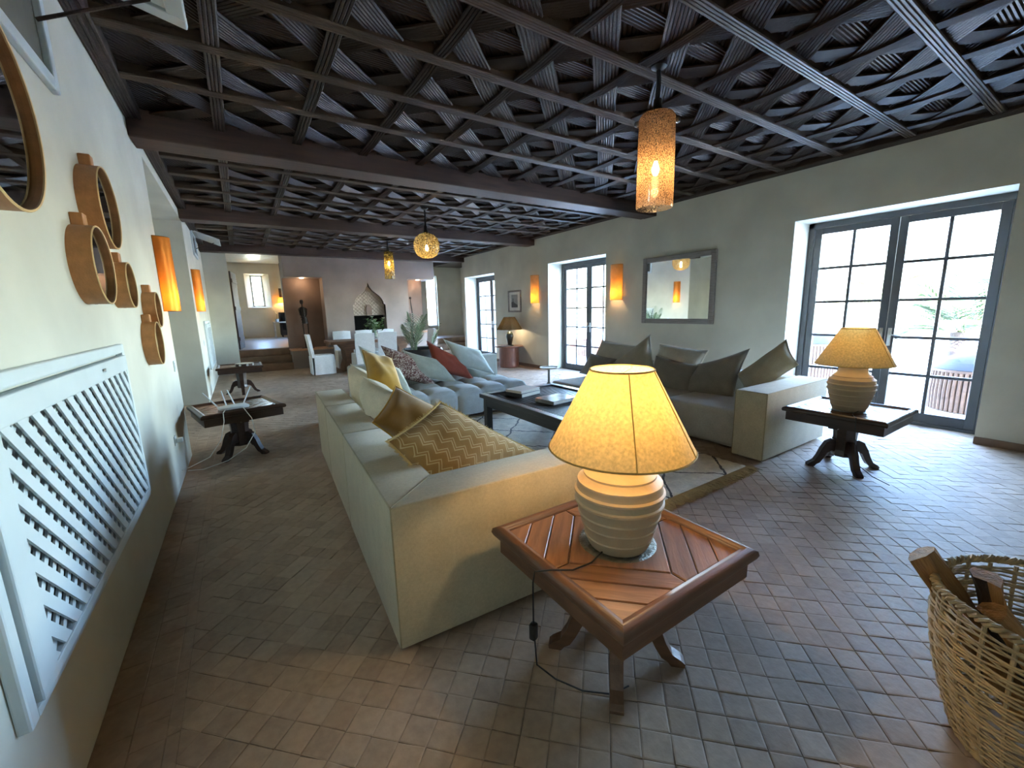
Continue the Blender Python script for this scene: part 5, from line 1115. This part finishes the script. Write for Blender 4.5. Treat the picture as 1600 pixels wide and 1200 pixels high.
for k in range(22):
    an, tl = rf.uniform(0, 6.28), rf.uniform(0.1, 0.75); tip = Vector((math.cos(an) * tl * 0.36, math.sin(an) * tl * 0.36, 0.34 + rf.uniform(0.0, 0.26)))
    sm.tube([(0, 0, 0.05), (tip.x * 0.2, tip.y * 0.2, 0.25), tip], 0.004, 4)
    for q in range(7): leaf_strip(lm, tip * 0.9 + Vector((0, 0, 0.03 - 0.02 * q)), (rf.uniform(-1, 1), rf.uniform(-1, 1), rf.uniform(-0.2, 0.9)), rf.uniform(0.08, 0.15), 0.04, sag=0.3, n=3)
    if k % 3 == 0:
        for q in range(7): leaf_strip(pm, tip, (math.cos(q * 0.9), math.sin(q * 0.9), 0.5), 0.05, 0.03, sag=0.1, n=2)
sm.build('stems', M_LEAF, VZ); lm.build('leaves', M_LEAF, VZ); pm.build('flowers', M_PETAL, VZ)

# ================================================================ PLANTER WITH PALM FRONDS
PL = empty('palm_planter', (2.93, 7.75, 0), 0, 'large dark glazed bowl planter with young palm fronds', 'planter')
M_BOWL = mat('dark_pewter_glaze', rgb(74, 74, 76), 0.25, 0.3, 4, coat=0.4)
MB().lathe([(0.0, 0.0), (0.24, 0.0), (0.25, 0.03), (0.30, 0.18), (0.39, 0.42), (0.425, 0.58), (0.415, 0.70), (0.385, 0.79), (0.37, 0.80), (0.36, 0.79), (0.37, 0.70), (0.30, 0.66), (0.0, 0.66)], 48).build('bowl', M_BOWL, PL, smooth=True)
MB().lathe([(0.0, 0.70), (0.36, 0.70)], 32).build('soil', mat('potting_soil', rgb(60, 48, 40), 0.95, 0.3, 30), PL)
def frond(parent, base, tip, mid, m, n=26, ll=0.26, name='palm_frond', w=0.016):
    b, c, t = Vector(base), Vector(mid), Vector(tip); pts = [b * (1 - s) ** 2 + c * 2 * s * (1 - s) + t * s * s for s in [i / n for i in range(n + 1)]]
    mb = MB(); mb.tube(pts, [0.009 * (1 - 0.8 * i / n) for i in range(n + 1)], 5)
    for i in range(3, n + 1):
        d = (pts[i] - pts[i - 1]).normalized(); side = d.cross(Vector((0, 0, 1)));
        if side.length < 0.05: side = Vector((1, 0, 0))
        side.normalize(); L_ = ll * (math.sin(PI * (0.15 + 0.8 * i / n)) * 0.9 + 0.1)
        for s in (-1, 1): leaf_strip(mb, pts[i], side * s + d * 0.85 + Vector((0, 0, 0.15)), L_, w, up=d, sag=0.15, n=3)
    return mb.build(name, m, parent)
rp = random.Random(4)
for k in range(12):
    an = -2.6 + k * 0.55 + rp.uniform(-0.15, 0.15); rr0 = rp.uniform(0.06, 0.36); hh = rp.uniform(1.15, 1.5)
    frond(PL, (-0.16 + 0.05 * math.cos(an), 0.02, 0.69), (-0.16 + rr0 * math.cos(an), rr0 * math.sin(an), hh), (-0.16 + rr0 * 0.3 * math.cos(an), rr0 * 0.3 * math.sin(an), hh * 0.85), M_PALM, n=13, ll=0.25, w=0.018)
for k in range(3): frond(PL, (0.2, 0.0, 0.69), (0.30 + 0.06 * k, 0.02 * k, 1.05 + 0.10 * k), (0.22, 0, 0.95), M_PALM, n=8, ll=0.16, w=0.014)
MB().tube([(-0.1, 0.05, 0.7), (-0.17, 0.05, 1.2), (-0.22, 0.05, 1.42)], [0.012, 0.01, 0.006], 6).build('dry_stem', M_BARK, PL)

# ================================================================ SCULPTURES IN THE NICHES
M_IRON = mat('dark_iron', rgb(46, 38, 34), 0.5, 0.25, 20, metal=0.6)
SCU = empty('metal_sculpture', (1.57, 13.27, 0.546), 0, 'thin dark iron standing figure in the lit niche by the steps', 'sculpture')
MB().rbox(-0.16, -0.09, 0, 0.16, 0.09, 0.015, 0.004, 1).build('foot_plate', M_IRON, SCU)
for s in (-1, 1): m = MB(); m.tube([(0.05 * s, 0, 0.01), (0.06 * s, 0.01, 0.35), (0.065 * s, 0, 0.72)], [0.016, 0.013, 0.018], 7); m.build('leg', M_IRON, SCU, smooth=True)
m = MB(); m.tube([(0, 0, 0.70), (-0.01, 0, 0.85), (-0.03, 0, 1.05), (-0.04, 0, 1.17)], [0.085, 0.07, 0.085, 0.05], 8)
for k in range(6): m.tube([(0.085 * math.cos(a) - 0.015 - 0.004 * k, 0.06 * math.sin(a), 0.74 + 0.07 * k) for a in [2 * PI * i / 12 for i in range(12)]], 0.008, 5, closed=True)
m.build('torso', M_IRON, SCU, smooth=True)
for s in (-1, 1): m = MB(); m.tube([(-0.035 + 0.06 * s, 0, 1.14), (-0.03 + 0.10 * s, 0, 1.11), (-0.03 + 0.085 * s, -0.05, 0.95), (-0.02 + 0.03 * s, -0.08, 0.9)], [0.02, 0.018, 0.013, 0.012], 7); m.build('arm', M_IRON, SCU, smooth=True)
m = MB(); m.tube([(-0.04, 0, 1.16), (-0.04, 0, 1.25)], 0.016, 7); m.lathe([(0.0, -0.07), (0.035, -0.055), (0.05, 0.0), (0.04, 0.05), (0.0, 0.07)], 14, (-0.042, 0, 1.31)); m.build('head', M_IRON, SCU, smooth=True)
SC2 = empty('slender_figure', (4.74, 13.25, 0.886), 0, 'slender dark knobbed figure in the niche behind the palm', 'sculpture')
MB().lathe([(0.0, 0.0), (0.07, 0.0), (0.07, 0.02), (0.0, 0.03)], 16).build('foot_plate', M_IRON, SC2); MB().tube([(0, 0, 0.02), (0.02, 0, 0.4), (-0.01, 0, 0.75), (-0.03, 0, 1.02)], [0.022, 0.016, 0.02, 0.01], 7).build('body', M_IRON, SC2, smooth=True)
MB().lathe([(0.0, -0.045), (0.035, -0.02), (0.035, 0.02), (0.0, 0.045)], 12, (-0.03, 0, 1.06)).build('head', M_IRON, SC2, smooth=True)

# ================================================================ FURTHER ROOM
M_OLDW = wood('old_door_wood', rgb(78, 62, 52), 0.6, 0.35, axis=2, objvar=0.1)
DO = empty('door_4', (-0.085, 13.97, 0.572), math.radians(-7), kind='structure', label='dark plank door standing open in the passage')
for k in range(5): MB().rbox(-0.02, 0.005 + 0.2 * k, 0.0, 0.02, 0.2 * k + 0.198, 2.15, 0.005, 1).build('door_plank', M_OLDW, DO)
for zz in (0.25, 1.1, 1.85): MB().rbox(0.02, 0.02, zz, 0.04, 0.98, zz + 0.1, 0.004, 1).build('door_ledge', M_OLDW, DO)
FL = empty('wall_lamp', (1.62, 20.98, 1.95), 0, 'glowing gold lamp on the further room wall', 'lamp')
MB().rbox(-0.05, -0.02, 0.1, 0.05, 0.0, 0.7, 0.005, 1).build('back_plate', M_BARK, FL); MB().lathe([(0.13, 0.0), (0.07, 0.2)], 20, (0, -0.15, 0.1)).build('lamp_shade', shade_mat('gold_shade', rgb(220, 170, 80), 0.6, tcol=rgb(250, 180, 70)), FL); MB().tube([(0, -0.02, 0.35), (0, -0.15, 0.35), (0, -0.15, 0.25)], 0.01, 6).build('arm', M_BARK, FL)
point_light(FL, (0, -0.15, 0.16), 6, (1.0, 0.7, 0.3), 0.04)
CN = empty('console_table', (1.45, 19.9, 0.571), 0, 'small pale console table in the further room', 'table')
MB().rbox(-0.3, -0.25, 0.62, 0.5, 0.25, 0.66, 0.006, 1).build('table_top', M_PALEM, CN)
for sx in (-0.26, 0.46):
    for sy in (-0.2, 0.2): MB().rbox(sx - 0.02, sy - 0.02, 0, sx + 0.02, sy + 0.02, 0.62, 0.004, 1).build('leg', M_PALEM, CN)
SV = empty('stove', (1.72, 20.6, 0.571), 0, 'black stove standing in the further room', 'stove')
MB().rbox(-0.28, -0.25, 0.08, 0.28, 0.25, 1.05, 0.02, 2).build('body', M_IRON, SV); MB().rbox(-0.2, -0.275, 0.3, 0.2, -0.25, 0.85, 0.01, 1).build('stove_door', MATS['soot_black'], SV); MB().tube([(0, 0, 1.04), (0, 0, 3.1)], 0.06, 14).build('flue', M_IRON, SV, smooth=True)
for sx in (-0.22, 0.22):
    for sy in (-0.2, 0.2): MB().lathe([(0.02, 0.0), (0.025, 0.09)], 8, (sx, sy, 0)).build('leg', M_IRON, SV)
OV = empty('orchid_pot', (1.30, 19.85, 1.232), 0, 'white flower pot on the console table', 'vase')
MB().lathe([(0.0, 0.0), (0.06, 0.0), (0.08, 0.12), (0.075, 0.12), (0.06, 0.01)], 16).build('pot', M_WHITE, OV, smooth=True); MB().tube([(0, 0, 0.05), (0.02, 0, 0.3), (-0.08, 0, 0.46)], 0.006, 5).build('stem', M_LEAF, OV)
m = MB()
for k in range(5): m.lathe([(0.0, -0.01), (0.035, 0.0), (0.0, 0.012)], 8, (0.0 - 0.02 * k, 0.01 * (k % 2), 0.34 + 0.03 * k))
m.build('blossom', M_PETAL, OV)

# ================================================================ OUTSIDE: terrace, wicker seats, palms
M_TERR = mat('pale_terrace_stone', rgb(206, 204, 200), 0.8, 0.08, 2.0, coord='World')
tag(MB().box(XR + 0.58, -14, -0.2, 22, 32, -0.02).build('terrace_ground', M_TERR), 'sunlit pale terrace outside the glazed doors', kind='structure')
tag(MB().box(22, -90, -0.6, 160, 110, -0.3).build('ground_field', mat('dry_field', rgb(190, 178, 140), 0.9, 0.15, 0.3, coord='World')), kind='structure')
tag(MB().box(3.3, 15.3, -0.6, 6.87, 21.6, -0.3).build('ground_court', MATS['dry_field']), kind='structure')
tag(MB().box(-2, 21.6, -0.6, 6, 60, -0.3).build('ground_yard', MATS['dry_field']), kind='structure')
M_RATT = mat('natural_rattan', rgb(92, 66, 52), 0.7, 0.25, 14, objvar=0.08); M_CUSHB = fabric('slate_blue_canvas', rgb(26, 28, 34))
def wicker_seat(x, y, r, h, label, dome=True):
    W = empty('wicker_lounger', (x, y, -0.02), 0, label, 'seat', 'round wicker terrace seats')
    MB().lathe([(0.0, 0.0), (r - 0.02, 0.0), (r - 0.02, h - 0.02), (0.0, h - 0.02)], 36).build('core', M_BARK, W)
    n = int(2 * PI * r / 0.05)
    for k in range(n):
        a = 2 * PI * k / n; MB().tube([(r * math.cos(a), r * math.sin(a), 0.01), ((r + 0.01) * math.cos(a), (r + 0.01) * math.sin(a), h * 0.5), (r * math.cos(a), r * math.sin(a), h)], 0.022, 6).build('rattan_rib', M_RATT, W, smooth=True)
    MB().lathe([(r - 0.03, h - 0.01), (r + 0.02, h - 0.01), (r + 0.025, h + 0.02), (r - 0.02, h + 0.03)], 40).build('rim', M_RATT, W, smooth=True)
    if dome: MB().lathe([(r + 0.015, h + 0.0), (r + 0.02, h + 0.03), (r * 0.7, h + 0.16), (r * 0.35, h + 0.24), (0.0, h + 0.27)], 36).build('canvas_cover', M_CUSHB, W, smooth=True)
    return W
wicker_seat(8.35, 1.22, 0.46, 0.55, 'round wicker seat with slate cover outside the wide door, beside the palm')
wicker_seat(9.6, 3.72, 0.50, 0.70, 'round wicker seat with slate cover outside, behind the amber jar lamp')
wicker_seat(9.3, 9.95, 0.30, 0.45, 'small wicker stool outside the middle glazed door', False)
tag(MB().rbox(9.6, 10.3, -0.02, 10.4, 11.6, 0.42, 0.03, 2).build('clay_planter_box', mat('terracotta', rgb(150, 74, 52), 0.8, 0.15, 5), None), 'low terracotta block outside the middle glazed door', 'planter')
M_PALMG = mat('garden_palm_green', rgb(34, 52, 14), 0.55, 0.3, 8)
def garden_palm(x, y, s, label, n=26, seed=0):
    G = empty('garden_palm', (x, y, -0.03), 0, label, 'palm', 'garden palms'); rs = random.Random(seed)
    MB().tube([(0, 0, 0), (0.02, 0, 0.3 * s), (0, 0.02, 0.7 * s)], [0.14 * s, 0.12 * s, 0.10 * s], 10).build('trunk', M_BARK, G, smooth=True)
    for k in range(n):
        an = k * 2.4; el = rs.uniform(0.1, 1.35); L_ = s * rs.uniform(0.8, 1.15); d = Vector((math.cos(an) * math.cos(el), math.sin(an) * math.cos(el), math.sin(el)))
        b = Vector((0, 0, 0.65 * s)); frond(G, b, b + d * L_ + Vector((0, 0, -0.25 * s * math.cos(el))), b + d * L_ * 0.55 + Vector((0, 0, 0.12 * s)), M_PALMG, n=14, ll=0.34 * s, w=0.03 * s)
garden_palm(11.3, 1.95, 1.3, 'bushy green garden palm beyond the wicker seat outside the wide door', 30, 3)
garden_palm(30.0, 20.0, 3.0, 'distant tall palm seen through the middle glazed door', 22, 5)
garden_palm(34.0, 9.4, 2.6, 'distant palm seen through the upper panes of the wide door', 22, 7)
def shrub(x, y, r, h, label, seed):
    G = empty('garden_shrub', (x, y, -0.1), 0, label, 'shrub', 'terrace shrubs'); rs = random.Random(seed); lf = MB()
    for k in range(900):
        a, e, q = rs.uniform(0, 6.28), math.asin(rs.uniform(-0.3, 1)), rs.uniform(0.6, 1); p = Vector((math.cos(a) * math.cos(e) * r * q, math.sin(a) * math.cos(e) * r * q, h * 0.5 + math.sin(e) * h * 0.5 * q))
        leaf_strip(lf, p, (rs.uniform(-1, 1), rs.uniform(-1, 1), rs.uniform(-0.4, 1)), 0.16, 0.07, sag=0.2, n=2)
    tag(lf.build('foliage', M_PALMG, G), kind='stuff'); MB().tube([(0, 0, 0), (0, 0, h * 0.6)], 0.05, 8).build('stem', M_BARK, G)
shrub(15.5, 22.5, 1.4, 2.4, 'leafy shrub outside the furthest glazed door', 1); shrub(13.0, 24.0, 1.2, 1.7, 'low leafy shrub beside the taller one outside', 2)
# unseen side window, added to bring daylight into the further room
wd = empty('window_added', (3.1, 18.25, 1.5), kind='structure', label='unseen side window added to light the further room')
fr = MB()
for a, b, c, d in ((-0.65, 0, -0.58, 1.3), (0.58, 0, 0.65, 1.3), (-0.58, 0, 0.58, 0.07), (-0.58, 1.23, 0.58, 1.3), (-0.03, 0.07, 0.03, 1.23)): fr.box(-0.02, a, b, 0.03, c, d)
fr.build('window_frame', MATS['pale_window_paint'], wd)
for a, b in ((-0.58, -0.03), (0.03, 0.58)): MB().box(0.0, a, 0.07, 0.004, b, 1.23).build('pane', glass_pane(), wd)
